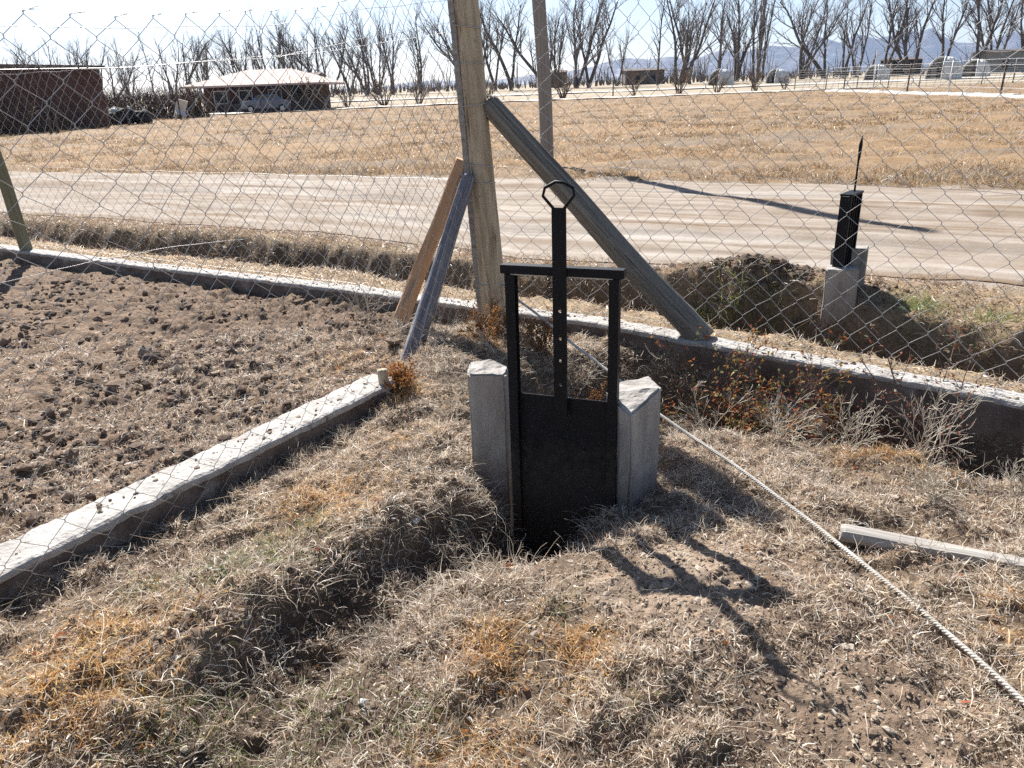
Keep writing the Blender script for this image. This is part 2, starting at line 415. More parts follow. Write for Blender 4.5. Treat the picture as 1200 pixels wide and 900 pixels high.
def green_patch(x, y):
    t = np.zeros(np.shape(x))
    for px, py, r, a in GREEN: t = np.maximum(t, a * np.exp(-(((x - px) ** 2 + (y - py) ** 2) / r ** 2)))
    return t
def ground_col(x, y):
    n1, n2 = fbm(x * 2.2, y * 2.2, 101), fbm(x * 9, y * 9, 105)
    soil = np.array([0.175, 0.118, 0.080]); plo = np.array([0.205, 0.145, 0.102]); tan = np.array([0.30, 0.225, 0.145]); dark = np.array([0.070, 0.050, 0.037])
    sand = np.array([0.40, 0.315, 0.235]); fld = np.array([0.30, 0.198, 0.11]); fld2 = np.array([0.23, 0.175, 0.125]); roadc = np.array([0.33, 0.275, 0.225])
    def mix(a, b, t): t = t[..., None]; return a * (1 - t) + b * t
    c = np.broadcast_to(soil, x.shape + (3,)).copy()
    bm_ = bare_mask(x, y)
    c = mix(c, tan, np.clip(0.45 + 0.5 * n1 - 0.5 * bm_, 0, 0.8))
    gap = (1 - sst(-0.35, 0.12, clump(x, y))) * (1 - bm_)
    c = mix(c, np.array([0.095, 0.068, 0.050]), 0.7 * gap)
    c = mix(c, sand, bm_ * np.clip(0.55 + 0.8 * n1, 0, 1))
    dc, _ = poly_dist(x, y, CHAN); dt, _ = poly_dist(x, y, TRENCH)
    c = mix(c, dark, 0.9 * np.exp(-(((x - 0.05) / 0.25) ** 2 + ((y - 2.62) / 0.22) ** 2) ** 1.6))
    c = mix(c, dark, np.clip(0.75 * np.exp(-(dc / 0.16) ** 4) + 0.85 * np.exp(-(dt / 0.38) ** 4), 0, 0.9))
    c = mix(c, plo, plough_mask(x, y))
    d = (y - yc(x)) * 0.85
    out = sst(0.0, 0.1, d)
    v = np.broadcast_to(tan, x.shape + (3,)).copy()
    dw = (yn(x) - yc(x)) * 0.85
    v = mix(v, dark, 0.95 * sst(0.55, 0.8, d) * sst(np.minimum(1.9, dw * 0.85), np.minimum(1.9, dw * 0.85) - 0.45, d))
    v = mix(v, np.array([0.17, 0.125, 0.092]), np.exp(-(((x - 2.0) / 0.7) ** 2 + ((y - 6.0 + 0.35 * (x - 2.0)) / 0.45) ** 2) ** 1.2))
    f = mix(np.broadcast_to(fld, x.shape + (3,)).copy(), fld2, np.clip(0.4 + 1.6 * fbm(x * 0.3, y * 0.7, 111) + 0.6 * n1, 0, 1))
    f = mix(f, np.array([0.24, 0.17, 0.105]), np.clip(2.2 * fbm(x * 0.7, y * 1.6, 113, 5) - 0.15, 0, 0.85))
    f = mix(f, np.array([0.20, 0.145, 0.095]), 0.7 * sst(1.6, 0.2, y - yf(x) - 0.9 * fbm(x * 1.2, y * 1.2, 117)))
    f = mix(f, np.array([0.36, 0.30, 0.22]), sst(78, 95, y))
    v = np.where((y > (yn(x) + yf(x)) / 2)[..., None], f, v)
    rd = sst(yn(x) - 0.3, yn(x) + 0.1, y + 0.15 * fbm(x * 2, y * 2, 47)) * sst(yf(x) + 0.3, yf(x) - 0.1, y + 0.25 * fbm(x * 1.5, y * 1.5, 48))
    v = mix(v, roadc, rd)
    c = mix(c, v, out)
    return c * (1 + 0.22 * n2[..., None])
nr, nc = X.shape
idx = np.arange(nr * nc).reshape(nr, nc)
F = np.stack([idx[:-1, :-1], idx[:-1, 1:], idx[1:, 1:], idx[1:, :-1]], -1).reshape(-1, 4)
V = np.stack([X, Y, Z], -1).reshape(-1, 3)
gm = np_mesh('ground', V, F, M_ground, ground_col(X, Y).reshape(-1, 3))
L(link(bpy.data.objects.new('ground', gm)), 'dry grassy soil plain reaching to the trees', kind='structure')

# road: a compacted sheet a few millimetres above the ground, with wheel tracks
tx = np.concatenate([np.arange(-28, 14, 0.10)])
tt = np.linspace(0.0, 1.0, 170)
TX, TT = np.meshgrid(tx, tt)
wv = 0.12 * fbm(TX * 2, TT * 0 + 3, 47) + 0.05 * fbm(TX * 6, TT * 0, 49)
TYn, TYf = yn(TX) + 0.05 - wv, yf(TX) + 0.05 - 0.3 * fbm(TX * 1.2, TT * 0 + 1, 48)
TY = TYn + (TYf - TYn) * TT
XX = TX
TZ = height(XX, TY, False) + 0.006 * sst(0, 0.03, TT) * sst(1, 0.97, TT) - 0.004 + 0.012 * fbm(XX * 0.6, TT * 60, 52, 3) * sst(0, 0.1, TT) + 0.012
a_ = fbm(XX * 0.22, TT * 16, 120, 5); b_ = fbm(XX * 0.5, TT * 40, 125, 4); c_ = fbm(XX * 3, TY * 3, 127, 4)
trk = np.zeros(TT.shape)
for t0, wd_, am in ((0.10, 0.02, 0.5), (0.24, 0.025, 0.8), (0.33, 0.016, 0.6), (0.52, 0.03, 0.75), (0.63, 0.018, 0.6), (0.80, 0.022, 0.5)):
    trk = np.maximum(trk, am * np.exp(-((TT - t0 - 0.025 * fbm(TX * 0.15, TT * 0 + t0 * 50, 140)) / wd_) ** 2) * np.clip(0.5 + 1.5 * fbm(TX * 0.5, TT * 0 + t0 * 90, 142), 0, 1))
TZ = TZ - 0.012 * trk
rc = np.array([0.295, 0.243, 0.194]) + a_[..., None] * np.array([0.10, 0.11, 0.11]) + b_[..., None] * np.array([0.10, 0.105, 0.10]) + c_[..., None] * 0.06
rc = rc * (1 - 0.38 * trk[..., None])
nr, nc = TX.shape
idx = np.arange(nr * nc).reshape(nr, nc)
F = np.stack([idx[:-1, :-1], idx[:-1, 1:], idx[1:, 1:], idx[1:, :-1]], -1).reshape(-1, 4)
M_road = attr_mat('road_dirt', nscale=14, lo=0.88, hi=1.12, bump=0.5, bscale=30, bdist=0.012)
L(link(bpy.data.objects.new('road', np_mesh('road', np.stack([XX, TY, TZ], -1).reshape(-1, 3), F, M_road, rc.reshape(-1, 3)))), 'pale rutted dirt road beyond the ditch', kind='structure')

# far pale road and white field kerb
def strip(name, pts, wid, mat, dz, label=None, kind=None, cat=None, n=80):
    pts = np.array(pts, float)
    s = np.linspace(0, 1, n); seg = np.concatenate([[0], np.cumsum(np.hypot(*(pts[1:] - pts[:-1]).T))]); seg /= seg[-1]
    px, py = np.interp(s, seg, pts[:, 0]), np.interp(s, seg, pts[:, 1])
    tx_, ty_ = np.gradient(px), np.gradient(py); ln = np.hypot(tx_, ty_)
    nx, ny = -ty_ / ln, tx_ / ln
    q = np.linspace(-0.5, 0.5, 9)[None, :]
    SX, SY = px[:, None] + nx[:, None] * q * wid, py[:, None] + ny[:, None] * q * wid
    SZ = height(SX, SY, False) + dz
    idx = np.arange(n * 9).reshape(n, 9)
    F = np.stack([idx[:-1, :-1], idx[:-1, 1:], idx[1:, 1:], idx[1:, :-1]], -1).reshape(-1, 4)
    o = link(bpy.data.objects.new(name, np_mesh(name, np.stack([SX, SY, SZ], -1).reshape(-1, 3), F, mat)))
    return L(o, label, cat, kind=kind)
strip('path', [(-90, 98), (-20, 112), (60, 120), (200, 128)], 9, M_paleroad, 0.10, 'pale gravel track along the far edge of the field', 'structure')
strip('track', [(-42, 62), (-30, 66), (-5, 78), (40, 86)], 4, M_paleroad, 0.09, 'narrow pale track before the house', 'structure')

# ------------------------------------------------------------------ scattered blades
def ribbons(P, azi, tilt, length, width, curl, col, segs=2, twist=None):
    """P (N,3) roots; azi heading; tilt angle from horizontal; curl: change of tilt along the blade"""
    N = len(P)
    rows = segs + 1
    V = np.zeros((N, rows, 2, 3)); p = P.copy()
    t = tilt.copy(); az = azi.copy()
    tw = RNG.uniform(0, PI, N) if twist is None else twist
    for r in range(rows):
        wd = width * (1 - 0.75 * r / segs) * 0.5
        d = np.stack([np.cos(az) * np.cos(t), np.sin(az) * np.cos(t), np.sin(t)], -1)
        sx = np.stack([-np.sin(az), np.cos(az), np.zeros(N)], -1)
        sy = np.cross(d, sx)
        side = sx * np.cos(tw)[:, None] + sy * np.sin(tw)[:, None]
        V[:, r, 0] = p - side * wd[:, None]; V[:, r, 1] = p + side * wd[:, None]
        p = p + d * (length / segs)[:, None]
        t = t + curl / segs; az = az + RNG.normal(0, 0.25, N)
    base = (np.arange(N) * rows * 2)[:, None, None]
    r = np.arange(segs)[None, :, None] * 2
    Fq = (base + r + np.array([0, 1, 3, 2])[None, None, :]).reshape(-1, 4)
    return V.reshape(-1, 3), Fq, np.repeat(col, rows * 2, axis=0)

def join(parts):
    vs, fs, cs, o = [], [], [], 0
    for v, f, c in parts:
        vs.append(v); fs.append(f + o); cs.append(c); o += len(v)
    return np.concatenate(vs), np.concatenate(fs), np.concatenate(cs)

PAL = np.array([[0.84, 0.76, 0.60], [0.80, 0.70, 0.52], [0.72, 0.60, 0.42], [0.78, 0.71, 0.59], [0.62, 0.49, 0.33], [0.52, 0.42, 0.31], [0.34, 0.245, 0.17], [0.20, 0.14, 0.10], [0.66, 0.58, 0.46], [0.48, 0.42, 0.31]]) * np.array([1.0, 0.985, 1.05])
ORA = np.array([[0.62, 0.36, 0.14], [0.72, 0.48, 0.22], [0.48, 0.24, 0.09], [0.74, 0.56, 0.30]])
GRN = np.array([[0.13, 0.19, 0.05], [0.20, 0.25, 0.08], [0.09, 0.14, 0.04], [0.28, 0.30, 0.11]])
def pick(pal, n, jit=0.12):
    c = pal[RNG.integers(0, len(pal), n)]
    return np.clip(c * (1 + RNG.normal(0, jit, (n, 1))) , 0.01, 0.85)
def blade_cols(x, y, n):
    c = pick(PAL, n)
    o = orange_patch(x, y) > RNG.uniform(0.15, 1, n); c[o] = pick(ORA, int(o.sum()))
    return c
def not_under(x, y):
    """keep blades off concrete: gate blocks, kerb, beam"""
    d = (y - yc(x)) * 0.85
    k = (d < -0.01) | (d > 0.17)
    b, _ = poly_dist(x, y, BEAM); k &= b > 0.12
    k &= ~((np.abs(x - 0.2) < 0.2) & (np.abs(y - 2.87 + 0.38 * (x - 0.2)) < 0.06))
    return k
def scatter(x0, x1, y0, y1, n, dens):
    x, y = RNG.uniform(x0, x1, n), RNG.uniform(y0, y1, n)
    vis = (np.abs(x) < 0.84 * y + 0.9)
    x, y = x[vis], y[vis]
    k = (dens(x, y) > RNG.uniform(0, 1, len(x))) & not_under(x, y)
    return x[k], y[k]

def yard_density(x, y):
    d = (y - yc(x)) * 0.85
    b = bare_mask(x, y); p = plough_mask(x, y)
    t = np.clip(0.7 + 0.8 * fbm(x * 3.5, y * 3.5, 130), 0.1, 1) * (0.22 + 0.78 * sst(-0.32, 0.12, clump(x, y))) * (1 - 0.97 * b) * (1 - p * (0.84 - 0.45 * sst(-2.6, -1.2, x) * np.clip(0.6 + 1.2 * fbm(x * 1.6, y * 1.6, 137), 0, 1)))
    dt, _ = poly_dist(x, y, TRENCH); dc, _ = poly_dist(x, y, CHAN)
    t = t * (1 - 0.9 * np.exp(-(((x - 0.05) / 0.24) ** 2 + ((y - 2.62) / 0.21) ** 2) ** 1.6))
    t = t * (1 - 0.85 * np.exp(-(dt / 0.36) ** 4)) * (1 - 0.55 * np.exp(-(dc / 0.13) ** 4))
    return np.where(d < 0, t, 0)
def verge_density(x, y):
    d = (y - yc(x)) * 0.85
    dw = (yn(x) - yc(x)) * 0.85
    return np.where((d > 0.15) & (y < yn(x) + 0.1 + 0.35 * fbm(x * 3, y * 3, 135)), np.clip(0.7 + 0.9 * fbm(x * 3, y * 3, 133), 0.04, 1), 0)

def put(x, y, up=0.0): return np.stack([x, y, height(x, y) + up], -1)

# matted straw and short grass in the yard
parts = []
x, y = scatter(-4.0, 4.0, 0.7, 5.3, 700000, yard_density)
n = len(x)
parts.append(ribbons(put(x, y, 0.004), RNG.uniform(0, 2 * PI, n), np.abs(RNG.normal(0.3, 0.45, n)), RNG.gamma(2.5, 0.007, n) + 0.007, RNG.uniform(0.0022, 0.0055, n), RNG.normal(-0.4, 1.5, n), blade_cols(x, y, n)))
x, y = scatter(-4.0, 4.0, 0.7, 5.3, 330000, yard_density)
n = len(x)
parts.append(ribbons(put(x, y, 0.004), RNG.uniform(0, 2 * PI, n), np.abs(RNG.normal(0.3, 0.35, n)), RNG.gamma(3, 0.011, n) + 0.015, RNG.uniform(0.0014, 0.0032, n), RNG.normal(-0.6, 1.2, n), blade_cols(x, y, n), 3))
# clumps of upright blades
x, y = scatter(-3.8, 3.8, 0.7, 5.2, 13000, lambda a, b: yard_density(a, b) * np.clip(0.35 + 1.1 * fbm(a * 1.7, b * 1.7, 140) + orange_patch(a, b), 0, 1))
k = RNG.integers(14, 46, len(x)); cx, cy = np.repeat(x, k), np.repeat(y, k); n = len(cx)
sp = np.repeat(RNG.uniform(0.012, 0.04, len(x)), k)
bx, by = cx + RNG.normal(0, 1, n) * sp, cy + RNG.normal(0, 1, n) * sp
hh = np.repeat(RNG.uniform(0.02, 0.06, len(x)), k)
ok = not_under(bx, by); bx, by, cx, cy, hh = bx[ok], by[ok], cx[ok], cy[ok], hh[ok]; n = len(bx)
az = np.arctan2(by - cy, bx - cx) + RNG.normal(0, 0.6, n)
parts.append(ribbons(put(bx, by), az, RNG.uniform(0.5, 1.45, n), hh * RNG.uniform(0.6, 1.3, n), RNG.uniform(0.0018, 0.0042, n), RNG.normal(-1.1, 0.9, n), blade_cols(bx, by, n), 3))
v, f, c = join(parts)
L(link(bpy.data.objects.new('dry_grass', np_mesh('dry_grass', v, f, M_blade, c))), 'matted straw-coloured dry grass covering the yard banks', 'grass', kind='stuff')

# green blades
x, y = scatter(-2.5, 3.6, 0.9, 6.3, 260000, lambda a, b: np.clip(0.9 * green_patch(a, b) ** 1.5, 0, 1) * np.where(b > 4, 1, 0.9))
n = len(x)
v, f, c = ribbons(put(x, y), RNG.uniform(0, 2 * PI, n), RNG.uniform(0.4, 1.4, n), RNG.uniform(0.02, 0.07, n) * np.where(y > 4, 1.5, 0.9), RNG.uniform(0.0016, 0.0034, n) * np.where(y > 4, 1.7, 1.0), RNG.normal(-0.8, 0.7, n), pick(GRN, n) * np.where(y > 4, 1.35, 1.0)[:, None], 3)
L(link(bpy.data.objects.new('green_grass', np_mesh('green_grass', v, f, M_blade, c))), 'small patches of fresh green grass among the straw', 'grass', kind='stuff')

# verge and ditch banks: longer hanging grass
parts = []
x, y = scatter(-9.5, 5.0, 2.0, 12.5, 420000, verge_density)
n = len(x)
col = pick(PAL * np.array([1.0, 0.95, 0.88]), n); d = (y - yc(x)) * 0.85
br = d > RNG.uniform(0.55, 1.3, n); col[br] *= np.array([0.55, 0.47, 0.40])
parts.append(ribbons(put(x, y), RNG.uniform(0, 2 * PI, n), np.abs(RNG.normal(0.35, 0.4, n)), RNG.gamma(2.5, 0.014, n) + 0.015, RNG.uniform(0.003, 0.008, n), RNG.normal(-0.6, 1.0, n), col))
x, y = scatter(-7.5, 5.0, 2.0, 11.5, 90000, lambda a, b: verge_density(a, b) * np.exp(-(((b - yc(a)) * 0.85 - np.minimum(1.6, (yn(a) - yc(a)) * 0.85 * 0.75)) / 0.32) ** 2))
n = len(x)
col = pick(np.array([[0.50, 0.44, 0.34], [0.40, 0.34, 0.27], [0.22, 0.16, 0.10], [0.30, 0.22, 0.14]]), n)
parts.append(ribbons(put(x, y), RNG.normal(-PI / 2 + 0.2, 0.7, n), RNG.uniform(-0.2, 0.9, n), RNG.uniform(0.06, 0.24, n), RNG.uniform(0.002, 0.0055, n), RNG.normal(-1.9, 0.8, n), col, 4))
v, f, c = join(parts)
L(link(bpy.data.objects.new('bank_grass', np_mesh('bank_grass', v, f, M_blade, c))), 'long brown dry grass hanging over the roadside ditch bank', 'grass', kind='stuff')

# channel and trench banks: longer pale grass hanging inwards
parts = []
for P, wid, nn in ((CHAN, 0.19, 24000), (TRENCH, 0.43, 18000)):
    x, y = scatter(-1.6, 3.4, 0.9, 5.0, nn * 12, lambda a, b: np.exp(-((poly_dist(a, b, P)[0] - wid) / 0.08) ** 2) * np.clip(0.5 + 0.9 * fbm(a * 4, b * 4, 150), 0, 1) * 0.35 * ((b - yc(a)) < -0.02))
    n = len(x)
    e = 0.01
    gx, gy = poly_dist(x + e, y, P)[0] - poly_dist(x - e, y, P)[0], poly_dist(x, y + e, P)[0] - poly_dist(x, y - e, P)[0]
    az = np.arctan2(-gy, -gx) + RNG.normal(0, 0.8, n)
    parts.append(ribbons(put(x, y), az, RNG.uniform(-0.1, 1.1, n), RNG.uniform(0.04, 0.15, n), RNG.uniform(0.0016, 0.0036, n), RNG.normal(-1.6, 0.9, n), pick(PAL, n), 4))
v, f, c = join(parts)
L(link(bpy.data.objects.new('channel_grass', np_mesh('channel_grass', v, f, M_blade, c))), 'pale dry grass hanging into the irrigation channel', 'grass', kind='stuff')

# loose long straws and twigs lying about
x, y = scatter(-3.0, 3.2, 0.85, 5.2, 7500, lambda a, b: np.where(b < yc(a), 0.5 + 0.5 * (1 - plough_mask(a, b)), 0))
n = len(x)
v, f, c = ribbons(put(x, y, 0.012), RNG.uniform(0, 2 * PI, n), RNG.normal(0.12, 0.18, n), RNG.gamma(2.0, 0.045, n) + 0.03, RNG.uniform(0.0014, 0.0028, n), RNG.normal(-0.3, 0.5, n), pick(PAL[[0, 1, 2, 4]], n), 6)
L(link(bpy.data.objects.new('straw_litter', np_mesh('straw_litter', v, f, M_blade, c))), 'loose pale straws and stalks lying on the soil', 'straw', kind='stuff')

# fallen leaves
x, y = scatter(-2.6, 3.0, 0.9, 5.2, 900, lambda a, b: np.where(b < yc(a), 0.25 + 0.7 * orange_patch(a, b), 0))
n = len(x)
v, f, c = ribbons(put(x, y, 0.012), RNG.uniform(0, 2 * PI, n), RNG.normal(0.2, 0.3, n), RNG.uniform(0.012, 0.032, n), RNG.uniform(0.008, 0.02, n), RNG.normal(-0.4, 0.9, n), pick(np.array([[0.42, 0.17, 0.06], [0.36, 0.12, 0.06], [0.50, 0.24, 0.08], [0.62, 0.58, 0.52]]), n), 2)
L(link(bpy.data.objects.new('fallen_leaves', np_mesh('fallen_leaves', v, f, M_leaf, c))), 'scattered curled orange-brown leaves on the dry grass', 'leaves', kind='stuff')

# the stubble of the far field
def field_density(x, y): return np.where(y > yf(x) + 0.1, np.clip(0.4 + 1.9 * fbm(x * 0.9, y * 1.5, 160), 0.02, 1), 0)
parts = []
for y0, y1, nn, sc_ in ((10.0, 24, 150000, 1.0), (24, 45, 110000, 1.9), (45, 82, 90000, 3.2)):
    yy = RNG.uniform(y0, y1, nn); xx = RNG.uniform(-1, 1, nn) * (0.74 * yy + 1)
    k = field_density(xx, yy) > RNG.uniform(0, 1, nn); x, y = xx[k], yy[k]; n = len(x)
    col = pick(np.array([[0.50, 0.33, 0.17], [0.42, 0.265, 0.13], [0.56, 0.43, 0.26], [0.26, 0.175, 0.10], [0.40, 0.33, 0.25], [0.16, 0.11, 0.07]]), n)
    parts.append(ribbons(np.stack([x, y, height(x, y)], -1), RNG.uniform(0, 2 * PI, n), RNG.uniform(0.2, 1.3, n), RNG.uniform(0.05, 0.13, n) * (0.7 + 0.3 * sc_), RNG.uniform(0.003, 0.006, n) * sc_, RNG.normal(-0.7, 0.5, n), col))
for y0, y1, nn in ((9.5, 22, 5200), (22, 45, 7000), (45, 80, 5000)):
    yy = RNG.uniform(y0, y1, nn); xx = RNG.uniform(-1, 1, nn) * (0.74 * yy + 1)
    edge = np.exp(-((yy - yf(xx) - 0.7) / 0.7) ** 2)
    k = (np.clip(0.10 + 1.2 * fbm(xx * 0.4, yy * 0.7, 165) + 0.9 * edge, 0, 1) > RNG.uniform(0, 1, nn)) & (yy > yf(xx) + 0.15)
    x, y = xx[k], yy[k]; m = RNG.integers(12, 30, len(x)); cx, cy = np.repeat(x, m), np.repeat(y, m); n = len(cx)
    sp = np.repeat(RNG.uniform(0.05, 0.16, len(x)), m); bx, by = cx + RNG.normal(0, 1, n) * sp, cy + RNG.normal(0, 1, n) * sp
    tone = np.repeat(RNG.uniform(0.35, 1.15, len(x)), m)[:, None]
    parts.append(ribbons(np.stack([bx, by, height(bx, by)], -1), np.arctan2(by - cy, bx - cx), RNG.uniform(0.5, 1.4, n), RNG.uniform(0.06, 0.17, n), RNG.uniform(0.006, 0.014, n) * (1 + (y0 > 20)), RNG.normal(-1.0, 0.5, n), pick(np.array([[0.46, 0.31, 0.17], [0.40, 0.26, 0.14], [0.50, 0.40, 0.27]]), n) * tone))
v, f, c = join(parts)
L(link(bpy.data.objects.new('field_stubble', np_mesh('field_stubble', v, f, M_blade, c))), 'short tan dry grass over the wide field beyond the road', 'grass', kind='stuff')

# clods of soil
_bm = bmesh.new(); bmesh.ops.create_icosphere(_bm, subdivisions=2, radius=1.0)
ICO_V = np.array([v.co[:] for v in _bm.verts]); ICO_F = np.array([[v.index for v in f.verts] for f in _bm.faces]); _bm.free()
_bm = bmesh.new(); bmesh.ops.create_icosphere(_bm, subdivisions=1, radius=1.0)
ICO1_V = np.array([v.co[:] for v in _bm.verts]); ICO1_F = np.array([[v.index for v in f.verts] for f in _bm.faces]); _bm.free()
def rocks(x, y, r, col, sink=0.25, big=False, z=None):
    B, BF = (ICO_V, ICO_F) if big else (ICO1_V, ICO1_F)
    N = len(x)
    sc = r[:, None] * RNG.uniform(0.6, 1.25, (N, 3)) * np.array([1.15, 1.15, 0.75])
    pv = B[None] * (1 + RNG.normal(0, 0.16, (N, len(B), 1)))
    pv = pv * sc[:, None, :]
    a = RNG.uniform(0, 2 * PI, N); ca, sa = np.cos(a)[:, None], np.sin(a)[:, None]
    q = np.stack([pv[..., 0] * ca - pv[..., 1] * sa, pv[..., 0] * sa + pv[..., 1] * ca, pv[..., 2]], -1)
    zz = height(x, y) if z is None else z
    q += np.stack([x, y, zz + r * (0.5 - sink)], -1)[:, None, :]
    f = (BF[None] + (np.arange(N) * len(B))[:, None, None]).reshape(-1, 3)
    return q.reshape(-1, 3), f, np.repeat(col, len(B), 0)
parts = []
x, y = scatter(-6, 0, 1.6, 8.2, 36000, lambda a, b: plough_mask(a, b) * np.clip(0.5 + 1.4 * fbm(a * 1.3, b * 1.3, 170), 0.12, 1))
n = len(x); r = np.minimum(RNG.gamma(1.15, 0.0068, n) + 0.003, 0.05)
parts.append(rocks(x, y, r, pick(np.array([[0.18, 0.13, 0.095], [0.22, 0.16, 0.12], [0.13, 0.095, 0.072], [0.28, 0.22, 0.165]]), n)))
x, y = scatter(-1.6, 2.6, 0.8, 3.2, 60000, lambda a, b: np.clip(0.12 + 0.88 * bare_mask(a, b), 0, 1) * (1 - plough_mask(a, b)))
n = len(x); r = np.minimum(RNG.gamma(1.1, 0.0022, n) + 0.0015, 0.013)
parts.append(rocks(x, y, r, pick(np.array([[0.30, 0.225, 0.165], [0.38, 0.30, 0.22], [0.20, 0.145, 0.105], [0.42, 0.35, 0.28]]), n), sink=0.45))
x, y = RNG.normal(2.05, 0.3, 700), RNG.normal(0, 0.16, 700); y = 6.0 - 0.35 * (x - 2.0) + y
n = len(x); r = np.minimum(RNG.gamma(1.6, 0.009, n) + 0.006, 0.055)
parts.append(rocks(x, y, r, pick(np.array([[0.13, 0.095, 0.075], [0.17, 0.13, 0.10], [0.10, 0.08, 0.065]]), n)))
for P, off, n, zt in ((BEAM, (0.0, 0.0), 420, 0.122), (CURB[2:-1], (0.045, 0.06), 900, 0.127)):
    P = np.array(P); seg = np.concatenate([[0], np.cumsum(np.hypot(*(P[1:] - P[:-1]).T))]); t = RNG.uniform(0, seg[-1], n)
    x = np.interp(t, seg, P[:, 0]) + off[0] + RNG.normal(0, 0.03, n); y = np.interp(t, seg, P[:, 1]) + off[1] + RNG.normal(0, 0.03, n)
    parts.append(rocks(x, y, np.minimum(RNG.gamma(1.2, 0.0025, n) + 0.0015, 0.012), pick(np.array([[0.14, 0.10, 0.075], [0.22, 0.16, 0.12], [0.34, 0.28, 0.2]]), n), sink=0.3, z=np.full(n, zt)))
v, f, c = join(parts)
L(link(bpy.data.objects.new('soil_clods', np_mesh('soil_clods', v, f, M_clod, c, smooth=False))), 'crumbled brown clods over the ploughed plot and bare banks', 'soil', kind='stuff')

# a few larger clods and white stones one can point at
def stone(x, y, r, col, name, label, cat, group=None, dz=0.0):
    v, f, c = rocks(np.array([0.0]), np.array([0.0]), np.array([r]), np.array([col]), big=True, z=np.array([0.0]))
    o = link(bpy.data.objects.new(name, np_mesh(name, v, f, M_clod, c, smooth=False)))
    o.location = (x, y, hz(x, y) + dz)
    return L(o, label, cat, group)
for x, y, r, lab in ((-1.53, 3.25, 0.048, 'large dark soil clod standing on the ploughed plot beside the left beam'),
                     (-1.05, 3.52, 0.04, 'flat dark soil clod close to the upper end of the left beam'),
                     (-1.7, 4.9, 0.05, 'long dark soil clod in the middle of the ploughed plot'),
                     (-2.35, 4.75, 0.055, 'wide dark soil clod towards the left side of the ploughed plot'),
                     (-1.3, 5.35, 0.05, 'dark soil clod near the kerb at the back of the ploughed plot'),
                     (-1.62, 3.0, 0.035, 'small dark soil clod nearest the lower part of the left beam')):
    stone(x, y, r, (0.12, 0.092, 0.075), 'soil_clod', lab, 'clod', 'large clods on the ploughed plot')
for x, y, r, lab in ((-0.38, 2.52, 0.014, 'small white stone on top of the shaded channel bank'),
                     (-0.44, 1.66, 0.011, 'white stone at the bottom of the channel near the camera'),
                     (1.32, 2.18, 0.012, 'small white pebble in the shade below the weathered board'),
                     (0.47, 2.74, 0.022, 'grey stone at the foot of the right concrete block'),
                     (0.53, 2.52, 0.024, 'rounded brown stone in the shadow before the right concrete block')):
    cc = (0.62, 0.60, 0.56) if 'white' in lab else (0.24, 0.20, 0.16)
    stone(x, y, r, cc, 'stone', lab, 'stone')

# ------------------------------------------------------------------ concrete
def sweep(name, pts, prof, mat, step=0.03, jit=0.006, seed=0):
    """rounded-profile concrete run along a polyline with worn, uneven edges"""
    P = [Vector(p) for p in pts]; out = [P[0]]
    for a, b in zip(P[:-1], P[1:]):
        k = max(1, int((b - a).length / step))
        out += [a.lerp(b, i / k) for i in range(1, k + 1)]
    mb = MB(); n = len(prof)
    for i, p in enumerate(out):
        t = (out[min(i + 2, len(out) - 1)] - out[max(i - 2, 0)]); t.z = 0; t.normalize()
        nrm = Vector((-t.y, t.x, 0))
        for j, (u, z) in enumerate(prof):
            q = p + nrm * u + Vector((0, 0, z))
            nv = mnoise.noise_vector(q * 9 + Vector((seed, 0, 0))) * jit + mnoise.noise_vector(q * 31) * jit * 0.6
            mb.v.append(tuple(q + nv))
    for i in range(len(out) - 1):
        for j in range(n):
            mb.f.append((i * n + j, i * n + (j + 1) % n, (i + 1) * n + (j + 1) % n, (i + 1) * n + j))
    mb.f.append(tuple(range(n))[::-1]); e = (len(out) - 1) * n; mb.f.append(tuple(e + k for k in range(n)))
    me = mb.mesh(name, mat, False)
    bm = bmesh.new(); bm.from_mesh(me); bmesh.ops.recalc_face_normals(bm, faces=bm.faces[:]); bm.to_mesh(me); bm.free()
    return link(bpy.data.objects.new(name, me))
def rect_prof(w, z0, z1, r=0.012, nside=5):
    """closed ring, left side at u=0, to u=w"""
    p = [(0, z0)] + [(0, z0 + (z1 - r - z0) * k / nside) for k in range(1, nside + 1)]
    p += [(r * 0.3, z1 - r * 0.3)] + [(r + (w - 2 * r) * k / 4, z1) for k in range(5)] + [(w - r * 0.3, z1 - r * 0.3)]
    p += [(w, z1 - r - (z1 - r - z0) * k / nside) for k in range(nside + 1)]
    return p
kerb = sweep('concrete_kerb', [(a, b, 0) for a, b in CURB[1:-1]], rect_prof(0.146, -0.17, 0.105), M_shade_stain, seed=3)  # dark body: side shade painted into the colour, with some soil stain
lit_top = sweep('lit_top', [(a, b, 0) for a, b in CURB[1:-1]], [(0, 0.098), (-0.004, 0.112), (0.002, 0.124)] + [(0.012 + 0.032 * k, 0.129) for k in range(5)] + [(0.152, 0.122), (0.155, 0.112), (0.15, 0.098)], M_curb, seed=13, jit=0.007)  # separate paler strip paints the kerb top as sunlit
lit_top.parent = kerb
L(kerb, 'long pale concrete kerb under the road fence, running across the whole yard', 'kerb')
foot = sweep('footing', [(0.42, 4.93, 0), (0.57, 4.83, 0), (1.35, 4.18, 0), (1.75, 3.85, 0)], rect_prof(0.09, -0.36, -0.13, 0.01), M_conc, seed=9)
foot.location = (-0.045, -0.065, 0); foot.parent = kerb
beam = sweep('concrete_beam', [(a, b, 0) for a, b in BEAM], rect_prof(0.196, -0.2, 0.10), M_shade_stain, seed=5, jit=0.007)  # beam body in the same colour, shade of its sides painted in
